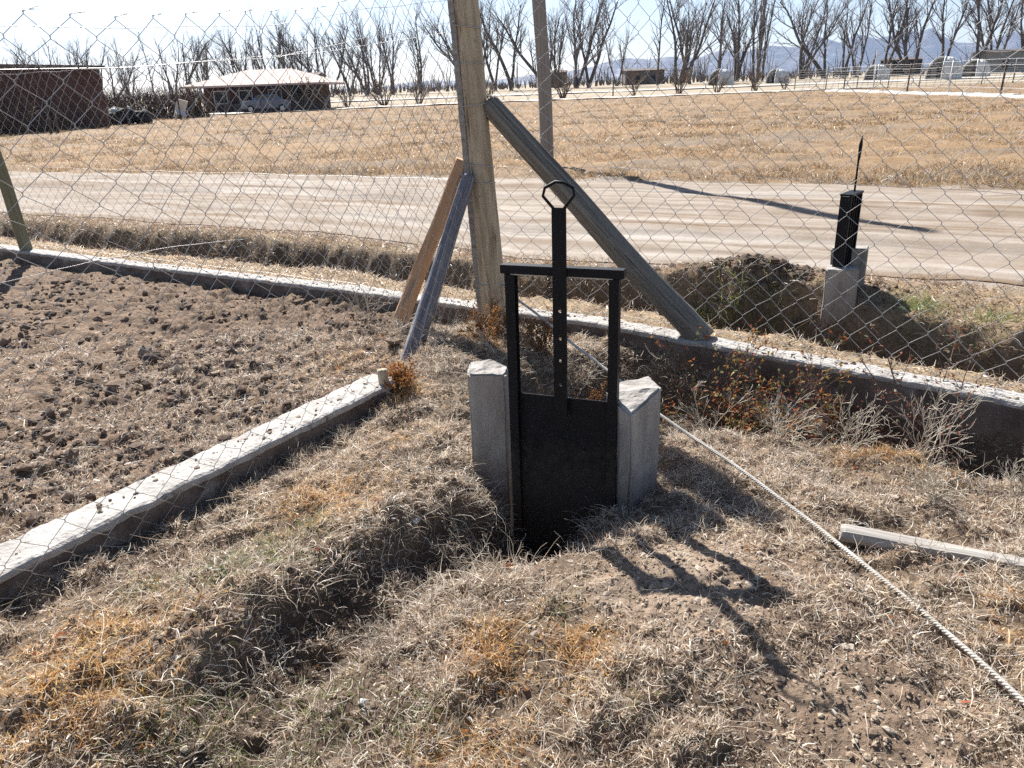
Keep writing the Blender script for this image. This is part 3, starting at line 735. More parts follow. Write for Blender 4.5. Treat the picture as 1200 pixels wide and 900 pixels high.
lit_top = sweep('lit_top', [(a, b, 0) for a, b in BEAM], [(-0.002, 0.092), (-0.005, 0.108), (0.002, 0.119)] + [(0.014 + 0.043 * k, 0.124) for k in range(5)] + [(0.2, 0.118), (0.205, 0.108), (0.202, 0.092)], M_curb, seed=15, jit=0.008)  # paler strip again, so the beam top looks lit
lit_top.parent = beam
beam.location = (-0.084, 0.055, 0)
L(beam, 'pale concrete beam lying diagonally along the edge of the ploughed plot', 'beam')

def block(name, poly, z0, tops, label, group):
    """upright rough-cast block: polygon in plan, top corners at their own heights"""
    c = Vector((sum(p[0] for p in poly) / len(poly), sum(p[1] for p in poly) / len(poly), z0))
    bm = bmesh.new()
    lo = [bm.verts.new((p[0] - c.x, p[1] - c.y, 0)) for p in poly]
    hi = [bm.verts.new((p[0] - c.x, p[1] - c.y, t - z0)) for p, t in zip(poly, tops)]
    bm.faces.new(lo[::-1]); bm.faces.new(hi); k = len(poly)
    for i in range(k): bm.faces.new((lo[i], lo[(i + 1) % k], hi[(i + 1) % k], hi[i]))
    bmesh.ops.recalc_face_normals(bm, faces=bm.faces[:])
    bmesh.ops.bevel(bm, geom=bm.edges[:], offset=0.008, segments=2, affect='EDGES')
    bmesh.ops.triangulate(bm, faces=[f for f in bm.faces if len(f.verts) > 4])
    bmesh.ops.subdivide_edges(bm, edges=[e for e in bm.edges if e.calc_length() > 0.05], cuts=5, use_grid_fill=True)
    for v in bm.verts:
        q = v.co + c
        v.co += mnoise.noise_vector(q * 11) * 0.006 + mnoise.noise_vector(q * 38) * 0.006
    me = bpy.data.meshes.new(name); bm.to_mesh(me); bm.free(); me.materials.append(M_block)
    o = link(bpy.data.objects.new(name, me)); o.location = c
    return L(o, label, 'concrete block', group)
block('concrete_block', [(-0.185, 3.0), (-0.030, 2.965), (-0.012, 3.1), (-0.09, 3.16), (-0.18, 3.13)], -0.32, [0.485, 0.49, 0.47, 0.5, 0.495], 'grey upright concrete block left of the near black gate', 'concrete blocks holding the near gate')
block('concrete_block', [(0.375, 2.84), (0.452, 2.70), (0.60, 2.86), (0.57, 2.98), (0.43, 2.97)], -0.32, [0.445, 0.405, 0.455, 0.46, 0.43], 'grey cracked concrete block right of the near black gate, with a notched top', 'concrete blocks holding the near gate')
block('concrete_block', [(2.25, 5.32), (2.45, 5.25), (2.49, 5.38), (2.30, 5.45)], -0.35, [0.31, 0.32, 0.33, 0.32], 'front concrete block of the far gate beside the road ditch', 'concrete blocks holding the far gate')
block('concrete_block', [(2.37, 5.56), (2.60, 5.47), (2.66, 5.6), (2.43, 5.69)], -0.35, [0.41, 0.42, 0.42, 0.41], 'rear concrete block of the far gate, nearer the road', 'concrete blocks holding the far gate')

# ------------------------------------------------------------------ near sluice gate
yaw = math.atan2(-0.17, 0.45)
g = empty('sluice_gate', (0.205, 2.865, -0.25), (0, 0, yaw))
L(g, 'black steel sluice gate with tall handle between two concrete blocks in the yard', 'sluice gate')
W2 = 0.205
MB().box((0, 0.004, 0.22), (2 * W2 - 0.035, 0.006, 0.90)).build('gate_panel', M_black, g, False, 0.0015)
for sx in (-1, 1):
    m = MB(); m.box((sx * W2, 0.012, 0.46), (0.040, 0.004, 1.42)); m.box((sx * (W2 + 0.018), -0.008, 0.46), (0.004, 0.036, 1.42)); m.box((sx * (W2 - 0.001), -0.024, 0.46), (0.034, 0.004, 1.42))
    m.build('frame_leg', M_black, g, False)
m = MB(); m.box((0.0, -0.006, 1.19), (0.485, 0.044, 0.034))
m.build('crossbar', M_black, g, False, 0.002)
m = MB(); m.box((0, 0.0, 1.171), (0.40, 0.05, 0.004)); m.build('crossbar_lip', M_wire, g, False)
# stem with drilled holes, then the handle
m = MB(); yS = -0.036; zs = [0.60] ; holes = [0.74, 0.84, 0.93, 1.04]
edges = [0.60] + [v for h in holes for v in (h - 0.006, h + 0.006)] + [1.43]
for i in range(0, len(edges) - 1):
    z0, z1 = edges[i], edges[i + 1]
    if i % 2 == 0: m.box((0, yS, (z0 + z1) / 2), (0.054, 0.009, z1 - z0))
    else:
        for s in (-1, 1): m.box((s * 0.0165, yS, (z0 + z1) / 2), (0.021, 0.009, z1 - z0))
stem_o = m.build('stem', M_black, g, False)
hp = [(-0.021, 1.472), (-0.06, 1.515), (-0.052, 1.545), (-0.012, 1.566), (0.018, 1.564), (0.054, 1.545), (0.058, 1.52), (0.02, 1.472)]
MB().tube([(a, yS, b - 0.045) for a, b in hp], 0.006, 8).build('handle', M_black, g)
for i in range(7):                                  # hanging chain
    a = i / 6
    cx, cz = -0.045 + 0.03 * a * a, 1.165 - 0.085 * math.sin(a * 1.7)
    R = Matrix.Rotation(0.5 + a, 3, 'Y') @ Matrix.Rotation(PI / 2 * (i % 2), 3, 'Z')
    ring = [Vector((cx, yS + 0.004, cz)) + R @ Vector((0.006 * math.cos(t), 0, 0.011 * math.sin(t))) for t in [2 * PI * k / 12 for k in range(13)]]
    MB().tube(ring, 0.002, 5, False).build('chain_link', M_black, g)
for bx_, bz_ in ((-0.14, 0.33), (0.02, 0.22), (0.16, 0.42), (0.09, 0.45)):
    MB().tube([(bx_, -0.002, bz_), (bx_, 0.0015 - 0.006, bz_)], 0.005, 8).build('rivet', M_black, g)

# ------------------------------------------------------------------ far sluice gate
g2 = empty('sluice_gate', (2.42, 5.45, -0.2), (0, 0, math.radians(50)))
L(g2, 'black steel sluice gate on the road side of the fence, between its own concrete blocks', 'sluice gate')
MB().box((0, 0, 0.5), (0.23, 0.008, 1.0)).build('gate_panel', M_black, g2, False)
for sx in (-1, 1):
    m = MB(); m.box((sx * 0.115, 0.0, 0.505), (0.012, 0.075, 1.01)); m.box((sx * 0.106, 0.037, 0.505), (0.03, 0.005, 1.01)); m.build('frame_leg', M_black, g2, False)
m = MB()
for k in range(4): m.box((-0.075 + 0.05 * k, -0.016, 0.5), (0.007, 0.022, 0.98))
m.build('stiffener', M_black, g2, False)
m = MB(); m.box((0, 0, 1.02), (0.25, 0.085, 0.014)); m.build('crossbar', M_black, g2, False)
m = MB(); m.tube([(0.05, 0, 1.0), (0.05, 0.0, 1.25), (0.055, 0, 1.30)], [0.007, 0.007, 0.007], 8); m.build('threaded_rod', M_black, g2)
m = MB(); m.tube([(0.055, 0, 1.24), (0.06, 0, 1.34), (0.068, 0, 1.40)], [0.009, 0.013, 0.004], 8); m.build('rod_tip', M_black, g2)

# ------------------------------------------------------------------ timber
def pole(name, p0, p1, r0, r1, mat, label, cat, rough=0.06, seed=0, n=40, rings=70, bumps=(), flat=None, group=None):
    """log from p0 to p1; built upright in its own space so that the grain follows it"""
    p0, p1 = Vector(p0), Vector(p1); d = p1 - p0; ln = d.length
    mb = MB(); S = Vector((seed * 3.1, 0, 0))
    bow = 0.012 * ln
    for i in range(rings + 1):
        t = i / rings; r = r0 + (r1 - r0) * t
        off = Vector((mnoise.noise(S + Vector((0, 0, t * 2.2))), mnoise.noise(S + Vector((5, 0, t * 2.2))), 0)) * bow * math.sin(PI * t)
        for k in range(n):
            a = 2 * PI * k / n
            ca, sa = math.cos(a), math.sin(a)
            q = Vector((ca * 1.2, sa * 1.2, t * ln * 0.9)) + S
            rr = r * (1 + rough * mnoise.noise(q) * 1.6 + rough * 0.5 * mnoise.noise(Vector((ca * 4, sa * 4, t * ln * 2)) + S))
            crack = max(0, mnoise.noise(Vector((ca * 4.5, sa * 4.5, t * ln * 0.45)) + S * 2) - 0.28) * 0.26
            rr *= 1 - crack
            for bt, ba, bh in bumps:
                rr += bh * math.exp(-((t - bt) * ln / 0.05) ** 2 - (((a - ba + PI) % (2 * PI) - PI) / 0.5) ** 2)
            x, y = ca * rr, sa * rr
            if flat: x *= flat[0]; y *= flat[1]
            mb.v.append((x + off.x, y + off.y, t * ln))
    for i in range(rings):
        for k in range(n):
            mb.f.append((i * n + k, i * n + (k + 1) % n, (i + 1) * n + (k + 1) % n, (i + 1) * n + k))
    mb.f.append(tuple(range(n))[::-1]); e = rings * n; mb.f.append(tuple(e + k for k in range(n)))
    o = mb.build(name, mat)
    o.location = p0; o.rotation_mode = 'QUATERNION'; o.rotation_quaternion = d.to_track_quat('Z', 'X')
    return L(o, label, cat, group)
PB, PT = Vector((-0.10, 5.08, -0.15)), Vector((-0.21, 5.02, 2.42))
def on_post(z): return PB.lerp(PT, (z - PB.z) / (PT.z - PB.z))
post = pole('wooden_post', PB, PT, 0.088, 0.078, M_post, 'thick pale wooden corner post where the three fences meet', 'post', 0.07, 1)
# wire ties round the post, part of it
for z in (0.36, 1.02, 1.13, 1.5, 1.72, 1.93):
    c = on_post(z); ring = [c + Vector((0.092 * math.cos(t), 0.092 * math.sin(t), 0.012 * math.sin(t + z * 9))) for t in [2 * PI * k / 20 for k in range(21)]]
    o = MB().tube(ring, 0.0028 if z > 0.5 else 0.005, 5, False).build('wire_tie', M_wire)
    o.parent = post; o.matrix_parent_inverse = (Matrix.Translation(post.location) @ post.rotation_quaternion.to_matrix().to_4x4()).inverted()
PM = (Matrix.Translation(post.location) @ post.rotation_quaternion.to_matrix().to_4x4()).inverted()
bat = MB(); N = 40
for i in range(N + 1):                               # grey batten that clamps the mesh to the post
    c = on_post(0.0 + 2.4 * i / N) + Vector((-0.085 + 0.004 * mnoise.noise(Vector((0, i * 0.4, 3))), -0.028, 0))
    for dx, dy in ((-0.017, -0.012), (0.017, -0.016), (0.017, 0.014), (-0.017, 0.012)): bat.v.append((c.x + dx + 0.003 * mnoise.noise(Vector((dx * 90, i * 0.9, 1))), c.y + dy, c.z))
for i in range(N):
    for k in range(4): bat.f.append((i * 4 + k, i * 4 + (k + 1) % 4, i * 4 + 4 + (k + 1) % 4, i * 4 + 4 + k))
bat.f.append((3, 2, 1, 0)); bat.f.append(tuple(N * 4 + k for k in range(4)))
o = bat.build('batten', M_plank, None, False); o.parent = post; o.matrix_parent_inverse = PM
for z, a in ((0.62, -1.3), (0.95, -1.7), (1.34, -1.2), (1.66, -1.6), (1.85, -1.1), (1.22, -2.0)):   # staples and nail heads
    c = on_post(z); q = c + Vector((0.084 * math.cos(a), 0.084 * math.sin(a), 0))
    o = MB().tube([q, q + Vector((math.cos(a), math.sin(a), 0)) * 0.012], 0.004, 6).build('nail', M_wire); o.parent = post; o.matrix_parent_inverse = PM
pole('brace_pole', (1.18, 4.46, 0.11), on_post(1.50) + Vector((0.085, 0.0, 0)), 0.080, 0.066, M_brace, 'grey weathered log bracing the corner post, sloping down to the right onto the kerb', 'brace', 0.09, 2, bumps=((0.30, 2.6, 0.035), (0.34, 2.2, 0.02)))
pole('wooden_prop', (-0.76, 5.20, 0.10), on_post(1.17) + Vector((-0.11, -0.01, 0)), 0.060, 0.045, M_brown, 'orange-brown split timber prop leaning on the corner post from the left', 'prop', 0.10, 3, flat=(1.0, 0.6))
pole('wooden_prop', (-0.66, 4.6, -0.05), on_post(1.08) + Vector((-0.07, -0.09, 0)), 0.062, 0.045, M_blue, 'bluish grey splintered log prop leaning on the corner post, in front of the brown one', 'prop', 0.13, 4)
pole('fence_post', (-5.14, 8.27, -0.1), (-5.28, 8.25, 1.95), 0.062, 0.06, M_postl, 'greenish wooden fence post on the kerb at the left edge', 'post', 0.06, 5)
pole('sawn_stake', (-0.685, 3.86, -0.06), (-0.695, 3.88, 0.2), 0.03, 0.027, M_post, 'short sawn-off wooden stake at the upper end of the left beam', 'stake', 0.12, 6, n=12, rings=14)
pole('utility_pole', (0.86, 15.8, -0.6), (0.62, 15.8, 7.55), 0.135, 0.115, M_utility, 'tall grey wooden pole standing on the far side of the dirt road', 'utility pole', 0.03, 8, rings=40)
# splinters on the blue prop are in its surface; weathered board at the right
def plank():
    a, b = Vector((1.13, 2.30, 0)), Vector((1.88, 1.93, 0)); d = (b - a); ln = d.length
    mb = MB(); N = 50; prof = [(-0.032, 0), (-0.034, 0.022), (-0.028, 0.05), (-0.01, 0.055), (0.012, 0.053), (0.03, 0.046), (0.034, 0.02), (0.03, 0)]
    for i in range(N + 1):
        t = i / N
        for j, (u, z) in enumerate(prof):
            q = Vector((t * ln, u, z))
            s = 1.0 if 0 < i < N else 0.9
            mb.v.append(tuple(Vector((t * ln + (0.012 * mnoise.noise(Vector((u * 60, z * 60, i > 9)))) * (i in (0, N)), u * s, z * s)) + mnoise.noise_vector(Vector((t * ln * 7, u * 30, z * 30))) * 0.005))
    n = len(prof)
    for i in range(N):
        for k in range(n): mb.f.append((i * n + k, (i + 1) * n + k, (i + 1) * n + (k + 1) % n, i * n + (k + 1) % n))
    mb.f.append(tuple(range(n))); e = N * n; mb.f.append(tuple(e + k for k in range(n))[::-1])
    o = mb.build('weathered_board', M_plank, None, False); o.scale = (1, 1, 0.8)
    o.location = (a.x, a.y, max(hz(a.x, a.y), hz(1.6, 2.25)) + 0.012); o.rotation_euler = (0, 0.0, math.atan2(d.y, d.x))
    return L(o, 'silver-grey weathered board lying on the ground at the right edge', 'board')
plank()

# rope: three twisted strands, tied low on the corner post and stretched to the right foreground
RP = [(on_post(0.36) + Vector((0.09, -0.05, 0))), Vector((0.07, 4.72, 0.33)), Vector((0.53, 3.7, 0.2)), Vector((0.68, 3.3, 0.15)), Vector((0.88, 2.85, 0.135)), Vector((1.05, 2.35, 0.12)), Vector((1.19, 1.85, 0.115)), Vector((1.27, 1.5, 0.10)), Vector((1.34, 1.15, 0.085))]
def resample(P, step):
    out = [P[0]]
    for a, b in zip(P[:-1], P[1:]):
        k = max(1, int((b - a).length / step)); out += [a.lerp(b, i / k) for i in range(1, k + 1)]
    return out
path = resample(RP, 0.006)
for _ in range(60): path = [path[0]] + [(path[i - 1] + path[i] * 2 + path[i + 1]) / 4 for i in range(1, len(path) - 1)] + [path[-1]]
path = [p + Vector((0.010 * mnoise.noise(p * 2.3), 0, 0.008 * mnoise.noise(p * 3.1 + Vector((7, 0, 0))) - 0.012 * math.sin(PI * min(1.0, i / (len(path) * 0.75))))) for i, p in enumerate(path)]
mb = MB()
for s in range(3):
    pts = []
    for i, p in enumerate(path):
        t = (path[min(i + 1, len(path) - 1)] - path[max(i - 1, 0)]).normalized(); x = t.cross(Vector((0, 0, 1))).normalized(); yv = x.cross(t)
        a = i * 0.006 / 0.034 * 2 * PI + s * 2 * PI / 3
        pts.append(p + (x * math.cos(a) + yv * math.sin(a)) * 0.0039)
    mb.tube(pts, 0.0045, 7)
L(mb.build('rope', M_rope), 'white twisted rope stretched from the corner post to the lower right corner', 'rope')

# ------------------------------------------------------------------ chain-link fences
def resam2(P, s):
    P = np.array(P, float); seg = np.concatenate([[0], np.cumsum(np.hypot(*(P[1:, :2] - P[:-1, :2]).T))])
    return np.stack([np.interp(s, seg, P[:, k]) for k in range(P.shape[1])], -1), seg[-1]
def chain_fence(path, cw, ch, r, label, seed, tie_rows, ext=None):
    """path rows: x, y, z_bottom, z_top"""
    root = empty('chain_link_fence', (path[0][0], path[0][1], path[0][2]))
    L(root, label, 'fence', 'chain-link fences meeting at the corner post')
    o0 = Vector(path[0][:3])
    _, ln = resam2(path, np.array([0.0]))
    nw = int(ln / (cw / 2)); rows = int(2 * (max(p[3] - p[2] for p in path)) / ch)
    def node(i, k):
        s = i * cw / 2
        (q,), _ = resam2(path, np.array([min(s, ln)]))
        (q2,), _ = resam2(path, np.array([min(s + 0.05, ln)])); (q1,), _ = resam2(path, np.array([max(s - 0.05, 0)]))
        t = Vector((q2[0] - q1[0], q2[1] - q1[1], 0)).normalized(); nrm = Vector((-t.y, t.x, 0))
        h = k / rows
        z = q[2] + (q[3] - q[2]) * h
        v = mnoise.noise_vector(Vector((s * 1.3 + seed, h * 2.5, 0)))
        j = mnoise.noise_vector(Vector((i * 1.7 + seed * 5, k * 1.3, 3.0)))
        edge = math.sin(PI * min(1, s / ln)) * 0.6 + 0.4
        return Vector((q[0], q[1], z)) + nrm * (v.x * 0.05 * edge + j.x * 0.005) + t * (v.y * 0.035 + j.y * 0.012) + Vector((0, 0, v.z * 0.03 + j.z * 0.010)), nrm
    cache = {}
    mb = MB()
    for i in range(nw):
        pts = []
        for k in range(rows + 1):
            si = i + ((k + i) % 2)
            if (si, k) not in cache: cache[(si, k)] = node(si, k)
            p, nrm = cache[(si, k)]
            sg = 1 if (k + i) % 2 else -1
            dd = nrm * (r * 1.1 * sg)
            # short straight at the knuckle gives the bent-wire look
            tdir = Vector((path[-1][0] - path[0][0], path[-1][1] - path[0][1], 0)).normalized() * (r * 0.8 * sg)
            pts.append(p - Vector((0, 0, r * 3)) + dd + tdir); pts.append(p + Vector((0, 0, r * 3)) - dd + tdir)
        # the cut end is folded over along the top
        tq = Vector((path[-1][0] - path[0][0], path[-1][1] - path[0][1], 0)).normalized()
        e = pts[-1] + Vector((0, 0, 0.004)) - tq * 0.012; pts.append(e); pts.append(e - tq * 0.045 + Vector((0, 0, 0.006 + 0.004 * (i % 3))))
        mb.tube([q - o0 for q in pts], r, 5, False)
    mb.build('wire_mesh', M_wire, root)
    for h, sag in tie_rows:
        pts = []
        for s in np.linspace(0, ln, 60):
            (q,), _ = resam2(path, np.array([s]))
            pts.append(Vector((q[0], q[1], q[2] + (q[3] - q[2]) * h - sag * math.sin(PI * s / ln))) - o0 + Vector((0, 0, 0.008 * mnoise.noise(Vector((s * 3, seed, h))))))
        MB().tube(pts, 0.0013, 5).build('straining_wire', M_wire, root)
    return root
cp = on_post(0.1); ct = on_post(2.0)
chain_fence([(cp.x - 0.09, cp.y + 0.0, 0.06, 2.12), (-0.62, 4.0, 0.04, 1.99), (-0.93, 3.5, 0.03, 1.90), (-1.27, 2.85, 0.02, 1.86), (-1.7, 2.22, 0.02, 1.84), (-2.6, 0.9, 0.02, 1.84)], 0.142, 0.142, 0.0013,
            'chain-link fence along the left beam, nearest the camera', 1.0, ((0.985, 0.01), (0.93, 0.03)))
chain_fence([(cp.x - 0.05, cp.y + 0.10, 0.11, 1.95), (-1.27, 6.12, 0.11, 1.9), (-4.95, 8.33, 0.11, 1.9), (-8, 10.08, 0.11, 1.9)], 0.15, 0.145, 0.0013,
            'chain-link fence along the road left of the corner post, behind the ploughed plot', 2.0, ((0.99, 0.02), (0.5, 0.03), (0.02, 0)))
chain_fence([(cp.x + 0.06, cp.y + 0.11, 0.10, 2.12), (0.67, 4.99, 0.11, 2.1), (2.24, 3.69, 0.11, 2.05), (2.62, 3.34, 0.11, 2.05), (4.0, 2.08, 0.11, 2.05)], 0.152, 0.148, 0.0016,
            'chain-link fence along the road right of the corner post', 3.0, ((0.99, 0.02), (0.5, 0.02), (0.02, 0)))
# loose wire across the ploughed plot
pts = [Vector(p) for p in ((-5.2, 6.0, 0.07), (-4.6, 6.7, 0.10), (-3.9, 7.35, 0.17), (-3.3, 7.75, 0.2), (-2.7, 8.05, 0.2))]
pts = resample(pts, 0.06)
L(MB().tube([p + Vector((0, 0, 0.01 * mnoise.noise(p * 3))) for p in pts], 0.0035, 5).build('loose_wire', M_wire), 'loose pale wire running over the far left end of the kerb', 'wire')

# ------------------------------------------------------------------ branching plants and trees
def branches(rng, p, d, length, rad, depth, maxd, spread, nkids, shrink, up, out, wig=0.12, segs=5, start=0.25, minr=0.0):
    p = Vector(p); d = Vector(d).normalized()
    pts, rads = [p.copy()], [rad]
    for i in range(segs):
        d = (d + Vector((rng.gauss(0, wig), rng.gauss(0, wig), rng.gauss(0, wig) + up)) ).normalized()
        p = p + d * (length / segs); pts.append(p.copy()); rads.append(max(minr, rad * (1 - 0.72 * (i + 1) / segs)))
    out.append((depth, pts, rads))
    if depth >= maxd: return
    nk = nkids[min(depth, len(nkids) - 1)]
    for c in range(nk):
        t = start + (1 - start) * ((c + rng.random()) / nk)
        f = t * segs; i = min(int(f), segs - 1)
        bp = pts[i].lerp(pts[i + 1], f - i)
        ax = (pts[i + 1] - pts[i]).normalized()
        s = ax.orthogonal().normalized(); s = Quaternion(ax, rng.uniform(0, 2 * PI)) @ s
        an = rng.uniform(*spread)
        nd = ax * math.cos(an) + s * math.sin(an)
        branches(rng, bp, nd, length * shrink * rng.uniform(0.65, 1.15) * (1.15 - 0.5 * t), max(minr, rads[i] * (0.62 if depth else 0.52)), depth + 1, maxd, spread, nkids, shrink, up, out, wig, max(3, segs - 1), 0.2, minr)

def tree_meshes(kind, seed):
    rng = random.Random(seed); out = []
    if kind == 'fork':
        for k in range(2 if seed % 2 else 4):
            a = rng.uniform(0, 2 * PI); l = rng.uniform(0.08, 0.36)
            branches(rng, (0.25 * math.cos(a), 0.25 * math.sin(a), 0), (l * math.cos(a), l * math.sin(a), 1), rng.uniform(11, 15), 0.26, 0, 3, (0.2, 0.6), (9, 8, 6), 0.46, 0.04, out, 0.09, 8, 0.22, 0.007)
    elif kind == 'poplar':
        for k in range(5):
            a = rng.uniform(0, 2 * PI)
            branches(rng, (0.9 * math.cos(a), 0.9 * math.sin(a), 0), (0.06 * math.cos(a), 0.06 * math.sin(a), 1), rng.uniform(11, 16), 0.2, 0, 2, (0.12, 0.35), (18, 8), 0.32, 0.10, out, 0.03, 8, 0.12, 0.008)
    elif kind == 'lean':
        branches(rng, (0, 0, 0), (0.34, rng.uniform(-.2, .2), 1), 15, 0.34, 0, 3, (0.3, 0.7), (9, 8, 6), 0.46, 0.05, out, 0.09, 8, 0.25, 0.007)
        branches(rng, (0.15, 0, 0.3), (-0.1, rng.uniform(-.2, .2), 1), 13, 0.26, 0, 3, (0.3, 0.7), (8, 7, 6), 0.45, 0.05, out, 0.09, 8, 0.25, 0.007)
    elif kind == 'thin':
        branches(rng, (0, 0, 0), (0.03, 0, 1), 15, 0.17, 0, 2, (0.3, 0.8), (16, 7), 0.27, 0.05, out, 0.05, 9, 0.22, 0.008)
    elif kind == 'shrub':
        for k in range(9):
            a = rng.uniform(0, 2 * PI); l = rng.uniform(0.15, 0.9)
            branches(rng, (0.1 * math.cos(a), 0.1 * math.sin(a), 0), (l * math.cos(a), l * math.sin(a), 1), rng.uniform(1.0, 1.7), 0.035, 0, 2, (0.3, 0.8), (6, 3), 0.45, 0.03, out, 0.12, 5, 0.2, 0.010)
    tr, cr = MB(), MB()
    for dep, pts, rads in out:
        if dep == 0: tr.tube(pts, rads, 7, False)
        else: cr.tube(pts, rads, 4 if dep == 1 else 3, False)
    mt = M_shrub if kind == 'shrub' else M_bark
    return tr.mesh('trunk', mt), cr.mesh('crown', M_shrub if kind == 'shrub' else M_twig), max(v[2] for v in cr.v)
PROTO = {}
def tree(name, kind, var, x, y, H, rz, label, cat, group, part_a='trunk', part_b='crown', z=None, wx=1.0):
    if (kind, var) not in PROTO: PROTO[(kind, var)] = tree_meshes(kind, var * 7 + 3)
    a, b, h0 = PROTO[(kind, var)]
    o = empty(name, (x, y, (hz(x, y) if z is None else z) - 0.15 * H / 15), (0, 0, rz))
    s = H / h0; o.scale = (s * wx, s * wx, s)
    link(bpy.data.objects.new(part_a, a), o); link(bpy.data.objects.new(part_b, b), o)
    return L(o, label, cat, group)
ORD = ['first', 'second', 'third', 'fourth', 'fifth', 'sixth', 'seventh', 'eighth', 'ninth', 'tenth', 'eleventh', 'twelfth', 'thirteenth', 'fourteenth', 'fifteenth']
# bearing (x per metre of distance), height in metres, distance, kind, variant, turn
def bearing(u, y=170): return ((u - 600) / 900 - 0.0138) / 1.055   # where each tree stands on the plain, read off the photograph once
TREES = [  # seg, u, height, dist, kind, var, rz
    ('shed', -8, 12, 150, 'fork', 1, 1), ('shed', 22, 18.6, 160, 'poplar', 1, 0), ('shed', 52, 12, 165, 'fork', 2, 2), ('shed', 72, 11, 158, 'fork', 3, .5), ('shed', 98, 12, 170, 'lean', 1, 3), ('shed', 118, 11.5, 160, 'fork', 4, 4),
    ('gap', 136, 12.5, 165, 'fork', 1, 2.2), ('gap', 150, 11.5, 160, 'fork', 2, 5), ('gap', 166, 11, 172, 'lean', 2, 1), ('gap', 186, 12, 165, 'fork', 3, 3), ('gap', 213, 13, 160, 'thin', 1, 0),
    ('house', 236, 12.5, 165, 'fork', 4, 1), ('house', 252, 12, 158, 'lean', 1, 5), ('house', 270, 12.5, 168, 'fork', 1, 3.4), ('house', 290, 11.5, 160, 'fork', 2, .7), ('house', 310, 13, 165, 'fork', 5, 2), ('house', 332, 13.5, 160, 'lean', 2, 4), ('house', 350, 15.5, 158, 'fork', 3, 5.2), ('house', 366, 15, 166, 'fork', 4, 2.4), ('house', 386, 13, 160, 'fork', 1, .3),
    ('post', 403, 12.5, 165, 'lean', 1, 2), ('post', 416, 15, 160, 'fork', 2, 3.7), ('post', 438, 14, 165, 'lean', 2, 2.6), ('post', 458, 14.5, 160, 'fork', 5, 1), ('post', 470, 16, 166, 'fork', 3, 2), ('post', 486, 15.5, 160, 'fork', 4, 5), ('post', 518, 17, 162, 'fork', 6, 3.1),
    ('poles', 572, 14, 165, 'lean', 1, 2.8), ('poles', 588, 16, 160, 'lean', 2, 3.2), ('poles', 606, 17, 165, 'lean', 3, 3.0), ('poles', 624, 17, 160, 'lean', 1, 3.3),
    ('dome', 664, 17.5, 160, 'lean', 2, 3.1), ('dome', 676, 15.5, 168, 'fork', 1, 1.5), ('dome', 697, 19, 158, 'fork', 5, 2.8), ('dome', 712, 17, 160, 'lean', 3, .2), ('dome', 752, 9, 170, 'thin', 2, 0), ('dome', 745, 12, 175, 'fork', 2, 1), ('dome', 792, 18, 160, 'thin', 1, 2), ('dome', 816, 20, 158, 'fork', 3, .5), ('dome', 830, 18, 164, 'lean', 3, 3),
    ('domes', 864, 17, 175, 'fork', 4, 2), ('domes', 884, 18, 178, 'fork', 1, 4), ('domes', 908, 21, 160, 'poplar', 2, 1), ('domes', 958, 18, 178, 'fork', 5, 3.9), ('domes', 985, 18, 180, 'lean', 2, 3.4), ('domes', 1006, 17, 178, 'lean', 3, 0.4), ('domes', 1022, 17.5, 180, 'fork', 6, 1.2),
    ('right', 1052, 18.5, 182, 'fork', 2, 2), ('right', 1084, 20, 178, 'fork', 3, 3.5), ('right', 1122, 20, 172, 'fork', 4, .6), ('right', 1160, 19.5, 168, 'lean', 1, .1), ('right', 1182, 18, 176, 'fork', 5, 5), ('right', 1212, 19, 170, 'fork', 1, 0.8)]
SEGT = dict(shed='behind the dark brick shed', gap='between brick shed and house', house='behind the house roof', post='between house and corner post', poles='between corner post and grey pole', dome='between grey pole and leftmost dome', domes='from the first dome to the third', right='behind the three right-hand domes')
KT = dict(fork='bare forked tree', poplar='bare upright poplar clump', lean='bare leaning tree', thin='thin bare tree')
cnt = {}
for sg, u, H, D, kd, vr, rz in TREES:
    i = cnt.get(sg, 0); cnt[sg] = i + 1
    x = bearing(u) * D
    tree('bare_tree', kd, vr, x, D, 1.13 * H * D / 165, rz, '%s, %s from left %s' % (KT[kd], ORD[i], SEGT[sg]), 'tree', 'bare trees along the far side of the field', wx=0.85 + 0.45 * ((len(sg) * 7 + i * 13) % 10) / 10)
# bare shrubs along the field edge
SHR = [('left', 433, 2.0, 82), ('left', 476, 2.6, 80), ('left', 516, 2.3, 80), ('mid', 598, 2.1, 84), ('mid', 683, 2.6, 84), ('mid', 765, 2.2, 88), ('right', 817, 3.0, 90), ('right', 862, 2.0, 88), ('right', 907, 2.6, 90), ('right', 940, 1.6, 92), ('left', 385, 2.4, 72), ('left', 405, 2.0, 74)]
SHR.sort(key=lambda s: s[1]); cnt = {}
ST = dict(left='left of the corner post', mid='between corner post and leftmost dome', right='below the first domes')
for i, (sg, u, H, D) in enumerate(SHR):
    k = cnt.get(sg, 0); cnt[sg] = k + 1
    tree('bare_shrub', 'shrub', i % 3, bearing(u) * D, D, H * 1.25, i * 1.3, 'bare shrub on the far field edge, %s from left %s' % (ORD[k], ST[sg]), 'shrub', 'bare shrubs along the far edge of the field', 'stem', 'twigs')

